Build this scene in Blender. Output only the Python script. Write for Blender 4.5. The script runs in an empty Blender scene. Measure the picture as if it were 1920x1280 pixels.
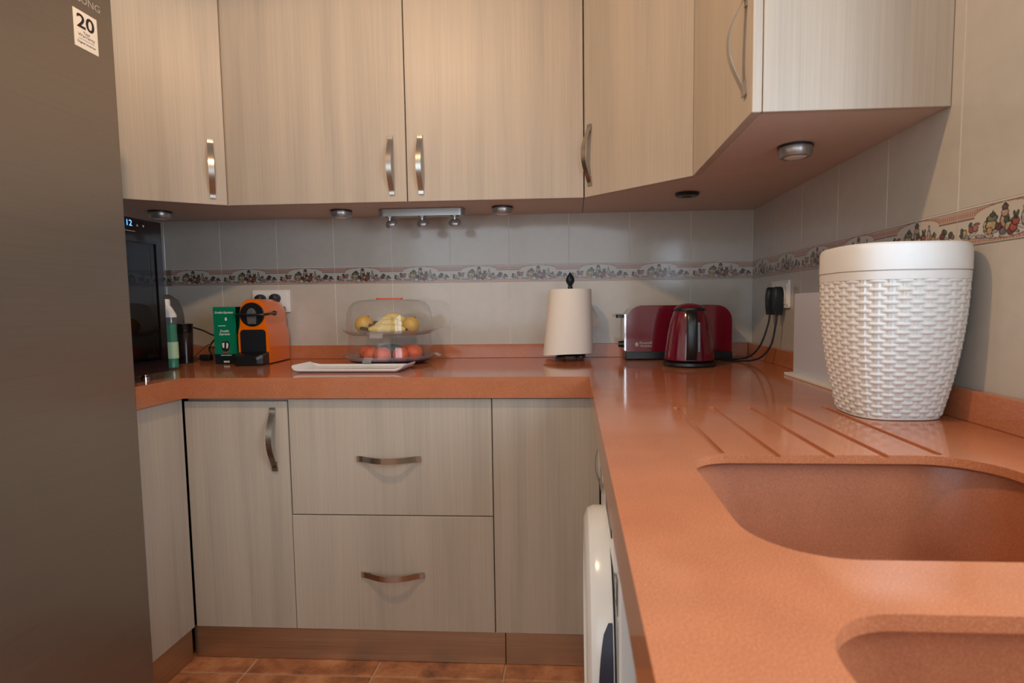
import bpy, bmesh, math, random
from mathutils import Matrix, Vector
PI = math.pi
random.seed(7)
scene = bpy.context.scene
COL = scene.collection

# ------------------------------------------------------------------ camera
YAW, PITCH, ROLL = 0.0589, -0.0737, -0.0113
CAM = Vector((-0.7327, -2.3979, 1.14))
fwd = Vector((-math.sin(YAW) * math.cos(PITCH), math.cos(YAW) * math.cos(PITCH), math.sin(PITCH)))
rgt = Vector((math.cos(YAW), math.sin(YAW), 0))
upv = rgt.cross(fwd)
cr, sr = math.cos(ROLL), math.sin(ROLL)
R_, U_ = rgt * cr + upv * sr, upv * cr - rgt * sr
cam_data = bpy.data.cameras.new('camera')
cam = bpy.data.objects.new('camera', cam_data)
COL.objects.link(cam)
cam.matrix_world = Matrix(((R_.x, U_.x, -fwd.x, CAM.x), (R_.y, U_.y, -fwd.y, CAM.y), (R_.z, U_.z, -fwd.z, CAM.z), (0, 0, 0, 1)))
cam_data.sensor_fit = 'HORIZONTAL'
cam_data.sensor_width = 36.0
cam_data.lens = 1069.29 / 1920 * 36.0
cam_data.shift_x = -(1012.887 - 960) / 1920
cam_data.shift_y = (650.53 - 640) / 1920
cam_data.clip_start = 0.02
cam_data.dof.use_dof = True
cam_data.dof.focus_distance = 1.9
cam_data.dof.aperture_fstop = 7.0
scene.camera = cam

# ------------------------------------------------------------------ world, lights, exposure
WORLD_COL, WORLD_STR = (0.86, 0.90, 1.0), 1.0
WIN_COL, WIN_W = (0.64, 0.80, 1.0), 42.0
REAR_COL, REAR_W = (0.80, 0.90, 1.0), 36.0
LAMP_COL, LAMP_W = (1.0, 0.64, 0.34), 14.5
world = bpy.data.worlds.new('world')
scene.world = world
world.use_nodes = True
bg = world.node_tree.nodes['Background']
bg.inputs[0].default_value = (*WORLD_COL, 1)
bg.inputs[1].default_value = WORLD_STR
ld = bpy.data.lights.new('window_daylight', 'AREA')
ld.shape = 'RECTANGLE'; ld.size = 1.28; ld.size_y = 0.70
ld.energy = WIN_W; ld.color = WIN_COL
lo = bpy.data.objects.new('window_daylight', ld)
COL.objects.link(lo)
lo.matrix_world = Matrix.Translation((0.085, -2.26, 1.49)) @ Matrix.Rotation(PI / 2, 4, 'Z') @ Matrix.Rotation(PI / 2, 4, 'X')
rd = bpy.data.lights.new('rear_fill_light', 'AREA')  # unseen area light added behind the camera as soft ambient fill
rd.shape = 'RECTANGLE'; rd.size = 2.56; rd.size_y = 1.5; rd.energy = REAR_W; rd.color = REAR_COL
ro = bpy.data.objects.new('rear_fill_light', rd)
COL.objects.link(ro)
ro.matrix_world = Matrix.Translation((-1.35, -4.30, 1.62)) @ Matrix.Rotation(PI / 2, 4, 'X')
scene.view_settings.view_transform = 'Standard'
scene.view_settings.look = 'None'
scene.view_settings.gamma = 1.0
scene.view_settings.use_curve_mapping = False
scene.view_settings.exposure = -0.38

# ------------------------------------------------------------------ dimensions
H = 0.9204            # worktop top
ZF = -0.022           # floor
ZC = 2.52             # ceiling
XL = -2.70            # left wall
YR = -4.2             # rear wall
ZD0, ZD1 = 1.2387, 1.3104   # decorated tile band
ZU = 1.5146           # underside of wall cabinets
ZT = 2.30             # top of wall cabinets
CX, CXL, CY = -0.6865, -1.979, -0.661   # worktop front edges
TH = 0.066

# ------------------------------------------------------------------ materials
def lin(c):
    return tuple(((v / 12.92) if v <= 0.04045 else ((v + 0.055) / 1.055) ** 2.4) for v in c)
def hexc(r, g, b):
    return lin((r / 255, g / 255, b / 255))
def mat(name, col=(0.5, 0.5, 0.5), rough=0.5, metal=0.0, spec=0.5, coat=0.0, emit=None, estr=0.0):
    m = bpy.data.materials.new(name)
    m.use_nodes = True
    b = m.node_tree.nodes['Principled BSDF']
    b.inputs['Base Color'].default_value = (*col, 1)
    b.inputs['Roughness'].default_value = rough
    b.inputs['Metallic'].default_value = metal
    b.inputs['Specular IOR Level'].default_value = spec
    b.inputs['Coat Weight'].default_value = coat
    b.inputs['Coat Roughness'].default_value = 0.05
    if emit:
        b.inputs['Emission Color'].default_value = (*emit, 1)
        b.inputs['Emission Strength'].default_value = estr
    return m
def nt(m):
    return m.node_tree.nodes, m.node_tree.links, m.node_tree.nodes['Principled BSDF']
def coords(m, scale=(1, 1, 1), rnd=True, kind='Object'):
    n, l, b = nt(m)
    tc = n.new('ShaderNodeTexCoord'); mp = n.new('ShaderNodeMapping')
    mp.inputs['Scale'].default_value = scale
    l.new(tc.outputs[kind], mp.inputs['Vector'])
    if rnd:
        oi = n.new('ShaderNodeObjectInfo'); mu = n.new('ShaderNodeMath'); mu.operation = 'MULTIPLY'
        mu.inputs[1].default_value = 37.0
        cx = n.new('ShaderNodeCombineXYZ')
        l.new(oi.outputs['Random'], mu.inputs[0])
        for i in range(3): l.new(mu.outputs[0], cx.inputs[i])
        l.new(cx.outputs[0], mp.inputs['Location'])
    return mp
def noise(m, mp, scale, detail=3, rough=0.5):
    n, l, b = nt(m)
    t = n.new('ShaderNodeTexNoise'); t.inputs['Scale'].default_value = scale
    t.inputs['Detail'].default_value = detail; t.inputs['Roughness'].default_value = rough
    l.new(mp.outputs[0], t.inputs['Vector'])
    return t
def ramp(m, src, stops):
    n, l, b = nt(m)
    r = n.new('ShaderNodeValToRGB')
    e = r.color_ramp.elements
    e[0].position, e[0].color = stops[0][0], (*stops[0][1], 1)
    e[1].position, e[1].color = stops[-1][0], (*stops[-1][1], 1)
    for p, c in stops[1:-1]:
        x = e.new(p); x.color = (*c, 1)
    l.new(src, r.inputs[0])
    return r
def mixc(m, a, b_, fac, mode='MIX'):
    n, l, b = nt(m)
    x = n.new('ShaderNodeMix'); x.data_type = 'RGBA'; x.blend_type = mode
    if isinstance(fac, float): x.inputs[0].default_value = fac
    else: l.new(fac, x.inputs[0])
    l.new(a, x.inputs[6]); l.new(b_, x.inputs[7])
    return x.outputs[2]
def bump(m, src, strength, dist=0.001):
    n, l, b = nt(m)
    bp = n.new('ShaderNodeBump'); bp.inputs['Strength'].default_value = strength
    bp.inputs['Distance'].default_value = dist
    l.new(src, bp.inputs['Height']); l.new(bp.outputs[0], b.inputs['Normal'])

def wood_mat():
    m = mat('pale_wood_laminate', rough=0.42, spec=0.35)
    n, l, b = nt(m)
    fine = noise(m, coords(m, (260, 260, 2.4)), 1.0, 4, 0.6)
    broad = noise(m, coords(m, (14, 14, 0.7)), 1.0, 3, 0.55)
    c1 = ramp(m, fine.outputs['Fac'], [(0.30, (0.475, 0.396, 0.312)), (0.66, (0.538, 0.453, 0.362))])
    c2 = ramp(m, broad.outputs['Fac'], [(0.30, (0.82, 0.82, 0.82)), (0.5, (0.93, 0.925, 0.92)), (0.70, (1.0, 0.985, 0.965))])
    l.new(mixc(m, c1.outputs[0], c2.outputs[0], 1.0, 'MULTIPLY'), b.inputs['Base Color'])
    bump(m, fine.outputs['Fac'], 0.06, 0.0004)
    return m
def stone_mat(name, c0, c1, rough):
    m = mat(name, rough=rough, spec=0.5)
    n, l, b = nt(m)
    mp = coords(m, (1, 1, 1), False)
    t = noise(m, mp, 560, 2, 0.7)
    big = noise(m, mp, 14, 3, 0.5)
    r1 = ramp(m, t.outputs['Fac'], [(0.33, tuple(v * 0.86 for v in c0)), (0.5, c0), (0.66, c1)])
    r2 = ramp(m, big.outputs['Fac'], [(0.35, (0.92, 0.92, 0.92)), (0.65, (1, 1, 1))])
    l.new(mixc(m, r1.outputs[0], r2.outputs[0], 1.0, 'MULTIPLY'), b.inputs['Base Color'])
    return m
def tile_mat(name, col, rough=0.12):
    m = mat(name, col, rough, spec=0.5)
    n, l, b = nt(m)
    t = noise(m, coords(m, (1, 1, 1), True), 28, 2, 0.5)
    r = ramp(m, t.outputs['Fac'], [(0.3, tuple(v * 0.95 for v in col)), (0.7, col)])
    l.new(r.outputs[0], b.inputs['Base Color'])
    t2 = noise(m, coords(m, (1, 1, 1), True), 90, 1, 0.4)
    bump(m, t2.outputs['Fac'], 0.10, 0.0008)
    return m
def floor_mat():
    m = mat('terracotta_floor_tile', rough=0.42)
    n, l, b = nt(m)
    t = noise(m, coords(m, (1, 1, 1), True), 9, 8, 0.68)
    r = ramp(m, t.outputs['Fac'], [(0.33, hexc(120, 72, 48)), (0.47, hexc(168, 105, 70)), (0.6, hexc(196, 132, 92)), (0.75, hexc(214, 158, 120))])
    l.new(r.outputs[0], b.inputs['Base Color'])
    bump(m, t.outputs['Fac'], 0.25, 0.002)
    return m
def brushed(name, col, rough, sc=(2, 2, 400), metal=1.0, amt=0.12):
    m = mat(name, col, rough, metal)
    n, l, b = nt(m)
    t = noise(m, coords(m, sc), 1.0, 2, 0.5)
    r = ramp(m, t.outputs['Fac'], [(0.3, tuple(v * (1 - amt) for v in col)), (0.7, tuple(min(1, v * (1 + amt)) for v in col))])
    l.new(r.outputs[0], b.inputs['Base Color'])
    r2 = ramp(m, t.outputs['Fac'], [(0.3, (rough * 0.85,) * 3), (0.7, (rough * 1.2,) * 3)])
    l.new(r2.outputs[0], b.inputs['Roughness'])
    return m
def clear_mat(name, tint, milk, milkcol, rough=0.03):
    """thin clear plastic: see-through, with a Fresnel gloss and a little milkiness"""
    m = bpy.data.materials.new(name); m.use_nodes = True
    n, l = m.node_tree.nodes, m.node_tree.links
    n.clear()
    out = n.new('ShaderNodeOutputMaterial'); tr = n.new('ShaderNodeBsdfTransparent'); gl = n.new('ShaderNodeBsdfGlossy')
    df = n.new('ShaderNodeBsdfDiffuse'); fr = n.new('ShaderNodeFresnel'); m1 = n.new('ShaderNodeMixShader'); m2 = n.new('ShaderNodeMixShader')
    tr.inputs[0].default_value = (*tint, 1); gl.inputs['Roughness'].default_value = rough
    df.inputs[0].default_value = (*milkcol, 1); m1.inputs[0].default_value = milk; fr.inputs[0].default_value = 1.45
    l.new(tr.outputs[0], m1.inputs[1]); l.new(df.outputs[0], m1.inputs[2])
    ge = n.new('ShaderNodeNewGeometry'); ma = n.new('ShaderNodeMath'); ma.operation = 'MULTIPLY_ADD'
    ma.inputs[1].default_value = 1 / 1.45 - 1.45; ma.inputs[2].default_value = 1.45      # same index from either side of the sheet
    l.new(ge.outputs['Backfacing'], ma.inputs[0]); l.new(ma.outputs[0], fr.inputs[0])
    l.new(fr.outputs[0], m2.inputs[0]); l.new(m1.outputs[0], m2.inputs[1]); l.new(gl.outputs[0], m2.inputs[2])
    l.new(m2.outputs[0], out.inputs[0])
    return m

WOOD = wood_mat()
STONE = stone_mat('terracotta_quartz', hexc(182, 110, 73), hexc(198, 128, 91), 0.10)
SINKM = stone_mat('terracotta_sink_composite', hexc(166, 98, 64), hexc(178, 110, 76), 0.34)
TILE = tile_mat('glazed_cream_tile', hexc(188, 181, 170))
GROUT = mat('pale_grout', hexc(226, 221, 213), 0.8)
PLASTER = mat('white_plaster', hexc(226, 220, 208), 0.85)
FLOORT = floor_mat()
FGROUT = mat('floor_grout', hexc(196, 160, 124), 0.9)
STEEL = brushed('brushed_fridge_steel', hexc(150, 140, 128), 0.36, (4, 4, 750), 0.85, 0.05)
PLINTH = brushed('brushed_bronze_plinth', hexc(190, 166, 138), 0.36, (3, 3, 200), 0.9, 0.08)
NICKEL = brushed('brushed_nickel', hexc(190, 182, 172), 0.22, (900, 900, 30), 1.0, 0.03)
CHROME = mat('chrome', hexc(215, 215, 215), 0.08, 1.0)
SILVERP = mat('satin_silver_plastic', hexc(170, 168, 164), 0.32, 0.75)
DARK = mat('dark_gap', hexc(28, 24, 22), 0.8)
BLACK = mat('black_plastic', hexc(24, 25, 28), 0.30)
BLACKM = mat('matt_black_rubber', hexc(22, 28, 36), 0.5)
WHITE = mat('white_plastic', hexc(226, 224, 218), 0.30)
WHITEG = mat('white_enamel', hexc(230, 230, 228), 0.18)
CARD = mat('pale_carcass', hexc(202, 184, 170), 0.5)
FROST = mat('frosted_lens', hexc(214, 210, 204), 0.35)
ORANGE = mat('orange_gloss_plastic', hexc(230, 108, 10), 0.16, coat=0.3)
RED = mat('burgundy_gloss_enamel', hexc(104, 14, 34), 0.12, coat=0.5)
GREEN = mat('green_carton', hexc(0, 122, 86), 0.38)
DGREEN = mat('dark_carton', hexc(12, 30, 34), 0.4)
PRINTW = mat('white_print', hexc(226, 234, 226), 0.5)
PRINTK = mat('black_print', hexc(32, 26, 26), 0.5)
PRINTG = mat('grey_print', hexc(168, 158, 148), 0.4)
STICK = mat('sticker_paper', hexc(226, 214, 196), 0.5)
PAPER = mat('paper_towel', hexc(238, 230, 218), 0.9)
n_, l_, b_ = nt(PAPER)
bump(PAPER, noise(PAPER, coords(PAPER, (1, 1, 1), False), 260, 2).outputs['Fac'], 0.25, 0.001)
IRON = mat('blue_black_iron', hexc(30, 36, 46), 0.35, 0.4)
GREENT = mat('bright_green_plastic', hexc(98, 150, 44), 0.4)
CLEAR = clear_mat('clear_plastic', (0.985, 0.985, 0.985), 0.045, (0.75, 0.72, 0.72))
CLEARR = clear_mat('clear_plastic_rim', (0.95, 0.95, 0.95), 0.16, (0.78, 0.74, 0.74))
SMOKE = clear_mat('smoked_plastic', (0.62, 0.58, 0.56), 0.05, (0.1, 0.09, 0.09))
GLASS = clear_mat('window_glass', (0.96, 0.98, 0.98), 0.0, (1, 1, 1), 0.01)
COOLG = clear_mat('dark_cooler_glass', (0.13, 0.11, 0.12), 0.02, (0.05, 0.05, 0.06), 0.02)
LIQUID = clear_mat('green_tinted_plastic', (0.10, 0.52, 0.36), 0.6, (0.03, 0.40, 0.22), 0.05)
PURPLE = mat('dark_plum_plastic', hexc(52, 40, 62), 0.25)
ORANGEF = mat('orange_peel', hexc(226, 92, 34), 0.42)
bump(ORANGEF, noise(ORANGEF, coords(ORANGEF, (1, 1, 1), False), 420, 1).outputs['Fac'], 0.4, 0.001)
BANANA = mat('banana_skin', hexc(214, 186, 92), 0.5)
_r = ramp(BANANA, noise(BANANA, coords(BANANA, (1, 1, 1)), 130, 4, 0.7).outputs['Fac'], [(0.30, hexc(120, 92, 50)), (0.40, hexc(206, 178, 88)), (0.7, hexc(224, 200, 112))])
BANANA.node_tree.links.new(_r.outputs[0], nt(BANANA)[2].inputs['Base Color'])
YFRUIT = mat('yellow_fruit_skin', hexc(206, 162, 70), 0.4)
STEM = mat('dark_brown_stem', hexc(66, 56, 44), 0.8)
OLIVE = mat('dark_green_skin', hexc(62, 66, 40), 0.5)
BLUE = mat('blue_display_light', (0.02, 0.08, 0.5), 0.4, emit=(0.06, 0.22, 1.0), estr=6.0)
GREYA = mat('grey_gloss_plastic', hexc(92, 90, 90), 0.22)
LABELP = mat('pale_green_label', hexc(176, 206, 164), 0.5)
BINW = mat('ivory_plastic', hexc(232, 226, 214), 0.42)
_n, _l, _b = nt(BINW)
_s = ramp(BINW, noise(BINW, coords(BINW, (1, 1, 0.5), False), 9, 5, 0.65).outputs['Fac'], [(0.27, hexc(204, 192, 172)), (0.40, hexc(220, 216, 209)), (0.7, hexc(224, 222, 218))])
_l.new(_s.outputs[0], _b.inputs['Base Color'])
LAMPW = mat('lamp_opal_glass', (0.9, 0.9, 0.88), 0.4)

# ------------------------------------------------------------------ building helpers
WM = {}
def T(x, y, z): return Matrix.Translation((x, y, z))
def RZ(a): return Matrix.Rotation(a, 4, 'Z')
def RX(a): return Matrix.Rotation(a, 4, 'X')
def RY(a): return Matrix.Rotation(a, 4, 'Y')
I4 = Matrix.Identity(4)
def fr(o, xd):
    """frame with x along xd (horizontal), y into the thing, z up"""
    x = Vector((xd[0], xd[1], 0)).normalized(); y = Vector((0, 0, 1)).cross(x)
    return Matrix(((x.x, y.x, 0, o[0]), (x.y, y.y, 0, o[1]), (0, 0, 1, o[2]), (0, 0, 0, 1)))
def link(o, M, parent=None):
    COL.objects.link(o)
    if parent is not None:
        o.parent = parent
        o.matrix_basis = WM[parent].inverted() @ M
    else:
        o.matrix_basis = M
    WM[o] = M.copy()
    return o
def tag(o, label=None, cat=None, group=None, kind=None):
    if label: o['label'] = label
    if cat: o['category'] = cat
    if group: o['group'] = group
    if kind: o['kind'] = kind
    return o
def thing(name, label, cat, M, group=None):
    o = bpy.data.objects.new(name, None)
    o.empty_display_size = 0.05
    link(o, M)
    return tag(o, label, cat, group)
def finish(bm, name, m, smooth=None):
    bmesh.ops.recalc_face_normals(bm, faces=bm.faces)
    me = bpy.data.meshes.new(name)
    if smooth is not None:
        for f in bm.faces: f.smooth = True
        for e in bm.edges:
            if len(e.link_faces) == 2:
                an = e.calc_face_angle(0); a0, a1 = (f.calc_area() for f in e.link_faces)
                if an > smooth or (an > 0.12 and max(a0, a1) > 7 * min(a0, a1)): e.smooth = False
    bm.to_mesh(me); bm.free()
    me.materials.append(m)
    return me
def part(name, bm, m, parent=None, M=I4, smooth=0.6):
    me = bm if isinstance(bm, bpy.types.Mesh) else finish(bm, name, m, smooth)
    o = bpy.data.objects.new(name, me)
    return link(o, M, parent)
def b_box(bm, lo, hi, bev=0.0, seg=2):
    r = bmesh.ops.create_cube(bm, size=1.0)
    vs = r['verts']
    for v in vs:
        v.co = Vector([lo[i] + (v.co[i] + 0.5) * (hi[i] - lo[i]) for i in range(3)])
    if bev > 0:
        es = list({e for v in vs for e in v.link_edges})
        bmesh.ops.bevel(bm, geom=es, offset=bev, segments=seg, profile=0.5, affect='EDGES', clamp_overlap=True)
def boxm(lo, hi, bev=0.0, seg=2):
    bm = bmesh.new(); b_box(bm, lo, hi, bev, seg); return bm
_cache = {}
def box(name, F, lo, hi, m, parent, bev=0.0015, seg=1):
    """box in frame F, origin at its centre; equal boxes share mesh data"""
    c = [(lo[i] + hi[i]) / 2 for i in range(3)]
    h = [abs(hi[i] - lo[i]) / 2 for i in range(3)]
    key = (name, tuple(round(v, 5) for v in h), bev, seg, m.name)
    if key not in _cache:
        _cache[key] = finish(boxm([-v for v in h], h, bev, seg), name, m, 0.6)
    return part(name, _cache[key], m, parent, F @ T(*c))
def lathe(prof, seg=48, sx=1.0, sy=1.0, close=False):
    """surface of revolution about z from (r, z) pairs"""
    bm = bmesh.new(); rings = []
    for r, z in prof:
        if r < 1e-6: rings.append([bm.verts.new((0, 0, z))])
        else: rings.append([bm.verts.new((r * sx * math.cos(2 * PI * i / seg), r * sy * math.sin(2 * PI * i / seg), z)) for i in range(seg)])
    for a, b in zip(rings[:-1], rings[1:]):
        for i in range(seg):
            j = (i + 1) % seg
            if len(a) == 1 and len(b) == 1: continue
            if len(a) == 1: bm.faces.new((a[0], b[i], b[j]))
            elif len(b) == 1: bm.faces.new((a[i], b[0], a[j]))
            else: bm.faces.new((a[i], a[j], b[j], b[i]))
    return bm
def spline(pts, n=8):
    pts = [Vector(p) for p in pts]; out = []
    P = [pts[0] * 2 - pts[1]] + pts + [pts[-1] * 2 - pts[-2]]
    for i in range(1, len(P) - 2):
        a, b, c, d = P[i - 1], P[i], P[i + 1], P[i + 2]
        for k in range(n):
            t = k / n
            out.append(0.5 * ((2 * b) + (c - a) * t + (2 * a - 5 * b + 4 * c - d) * t * t + (3 * b - a - 3 * c + d) * t ** 3))
    out.append(pts[-1]); return out
def tube(pts, r, seg=10, caps=True, bm=None):
    bm = bm or bmesh.new()
    pts = [Vector(p) for p in pts]; rings = []
    up = None
    for i, p in enumerate(pts):
        d = (pts[min(i + 1, len(pts) - 1)] - pts[max(i - 1, 0)]).normalized()
        if up is None:
            up = Vector((0, 0, 1)) if abs(d.z) < 0.9 else Vector((1, 0, 0))
        s = d.cross(up).normalized(); up = s.cross(d).normalized()
        rr = r(i / (len(pts) - 1)) if callable(r) else r
        rings.append([bm.verts.new(p + (s * math.cos(2 * PI * k / seg) + up * math.sin(2 * PI * k / seg)) * rr) for k in range(seg)])
    for a, b in zip(rings[:-1], rings[1:]):
        for k in range(seg):
            j = (k + 1) % seg
            bm.faces.new((a[k], a[j], b[j], b[k]))
    if caps:
        bm.faces.new(rings[0][::-1]); bm.faces.new(rings[-1])
    return bm
def prism(poly, y0, y1, bev=0.0, seg=2, bm=None):
    """polygon in (x, z) extruded along y"""
    bm = bm or bmesh.new()
    a = [bm.verts.new((x, y0, z)) for x, z in poly]; b = [bm.verts.new((x, y1, z)) for x, z in poly]
    fa = bm.faces.new(a); fb = bm.faces.new(b[::-1])
    n = len(poly)
    for i in range(n):
        j = (i + 1) % n
        bm.faces.new((a[i], b[i], b[j], a[j]))
    if bev > 0:
        es = list(fa.edges) + list(fb.edges)
        bmesh.ops.bevel(bm, geom=es, offset=bev, segments=seg, profile=0.5, affect='EDGES', clamp_overlap=True)
    return bm
def prismz(poly, z0, z1, bm=None):
    bm = bm or bmesh.new()
    a = [bm.verts.new((x, y, z0)) for x, y in poly]; b = [bm.verts.new((x, y, z1)) for x, y in poly]
    bm.faces.new(a[::-1]); bm.faces.new(b)
    n = len(poly)
    for i in range(n):
        j = (i + 1) % n
        bm.faces.new((a[i], a[j], b[j], b[i]))
    return bm
def rrect(x0, x1, z0, z1, r, seg=8):
    """rounded rectangle outline, r = one radius or (bl, br, tr, tl)"""
    rs = r if isinstance(r, (tuple, list)) else (r,) * 4
    out = []
    for (cx, cz, rr, a0) in ((x0, z0, rs[0], PI), (x1, z0, rs[1], 1.5 * PI), (x1, z1, rs[2], 0), (x0, z1, rs[3], PI / 2)):
        sx = 1 if cx == x0 else -1; sz = 1 if cz == z0 else -1
        ox, oz = cx + sx * rr, cz + sz * rr
        if rr < 1e-6: out.append((cx, cz)); continue
        for k in range(seg + 1):
            a = a0 + (PI / 2) * k / seg
            out.append((ox + rr * math.cos(a), oz + rr * math.sin(a)))
    return out
def text(body, width, height, m, parent, F, name='lettering', shear=0.0, bold=0.0, ext=0.0002):
    """lettering in the frame's x-z plane, centred on the frame origin, facing -y, fitted to width x height"""
    cu = bpy.data.curves.new(name, 'FONT'); cu.body = body; cu.extrude = 0.0; cu.shear = shear; cu.offset = bold
    cu.align_x = 'CENTER'; cu.align_y = 'CENTER'; cu.resolution_u = 3; cu.space_line = 0.95
    tmp = bpy.data.objects.new(name, cu); COL.objects.link(tmp)
    dg = bpy.context.evaluated_depsgraph_get(); dg.update()
    me = bpy.data.meshes.new_from_object(tmp.evaluated_get(dg))
    bpy.data.objects.remove(tmp); bpy.data.curves.remove(cu)
    xs = [v.co.x for v in me.vertices]; ys = [v.co.y for v in me.vertices]
    cx, cy = (min(xs) + max(xs)) / 2, (min(ys) + max(ys)) / 2
    sx = width / (max(xs) - min(xs)); sy = height / (max(ys) - min(ys))
    for v in me.vertices:
        v.co = ((v.co.x - cx) * sx, -ext, (v.co.y - cy) * sy)
    me.materials.clear(); me.materials.append(m); me.name = name
    return part(name, me, m, parent, F)

# ------------------------------------------------------------------ room shell
def struct(o): o['kind'] = 'structure'; return o
wall_back = struct(part('wall_back', boxm((XL - 0.2, 0.0012, ZF), (0.28, 0.16, ZC)), GROUT, smooth=None))
bm = bmesh.new()
WY0, WY1, WZ0, WZ1 = -2.95, -1.57, 1.10, 1.88      # window opening
b_box(bm, (0.0012, WY1, ZF), (0.12, 0.006, ZC)); b_box(bm, (0.0012, YR, ZF), (0.12, WY0, ZC))
b_box(bm, (0.0012, WY0, ZF), (0.12, WY1, WZ0)); b_box(bm, (0.0012, WY0, WZ1), (0.12, WY1, ZC))
wall_right = struct(part('wall_right', bm, GROUT, smooth=None))
wall_left = struct(part('wall_left', boxm((XL - 0.2, YR, ZF), (XL, 0.006, ZC)), PLASTER, smooth=None))
bm = bmesh.new()
b_box(bm, (XL, YR - 0.12, ZF), (-2.65, YR, ZC)); b_box(bm, (-0.05, YR - 0.12, ZF), (0.26, YR, ZC)); b_box(bm, (-2.65, YR - 0.12, 2.40), (-0.05, YR, ZC)); b_box(bm, (-2.65, YR - 0.12, ZF), (-0.05, YR, 0.85))
wall_rear = struct(part('wall_rear', bm, PLASTER, smooth=None))
ceiling = struct(part('ceiling', boxm((XL - 0.2, YR - 0.12, ZC), (0.28, 0.16, ZC + 0.1)), PLASTER, smooth=None))
floor = struct(part('floor', boxm((XL - 0.2, YR - 1.2, ZF - 0.1), (0.28, 0.16, ZF - 0.003)), FGROUT, smooth=None))
# floor tiles
FT = 0.415
me_ft = finish(boxm((-FT / 2 + 0.003, -FT / 2 + 0.003, -0.006), (FT / 2 - 0.003, FT / 2 - 0.003, 0), 0.002, 1), 'tile', FLOORT, 0.6)
for i in range(-3, 4):
    for j in range(0, 10):
        x = -1.79 + FT * (i + 0.5); y = -0.715 - FT * (j - 0.5)
        if XL < x - FT / 2 + 0.05 and x + FT / 2 < 0.05 and y - FT / 2 > YR - 0.05:
            part('tile', me_ft, FLOORT, floor, T(x, y, ZF))

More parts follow.
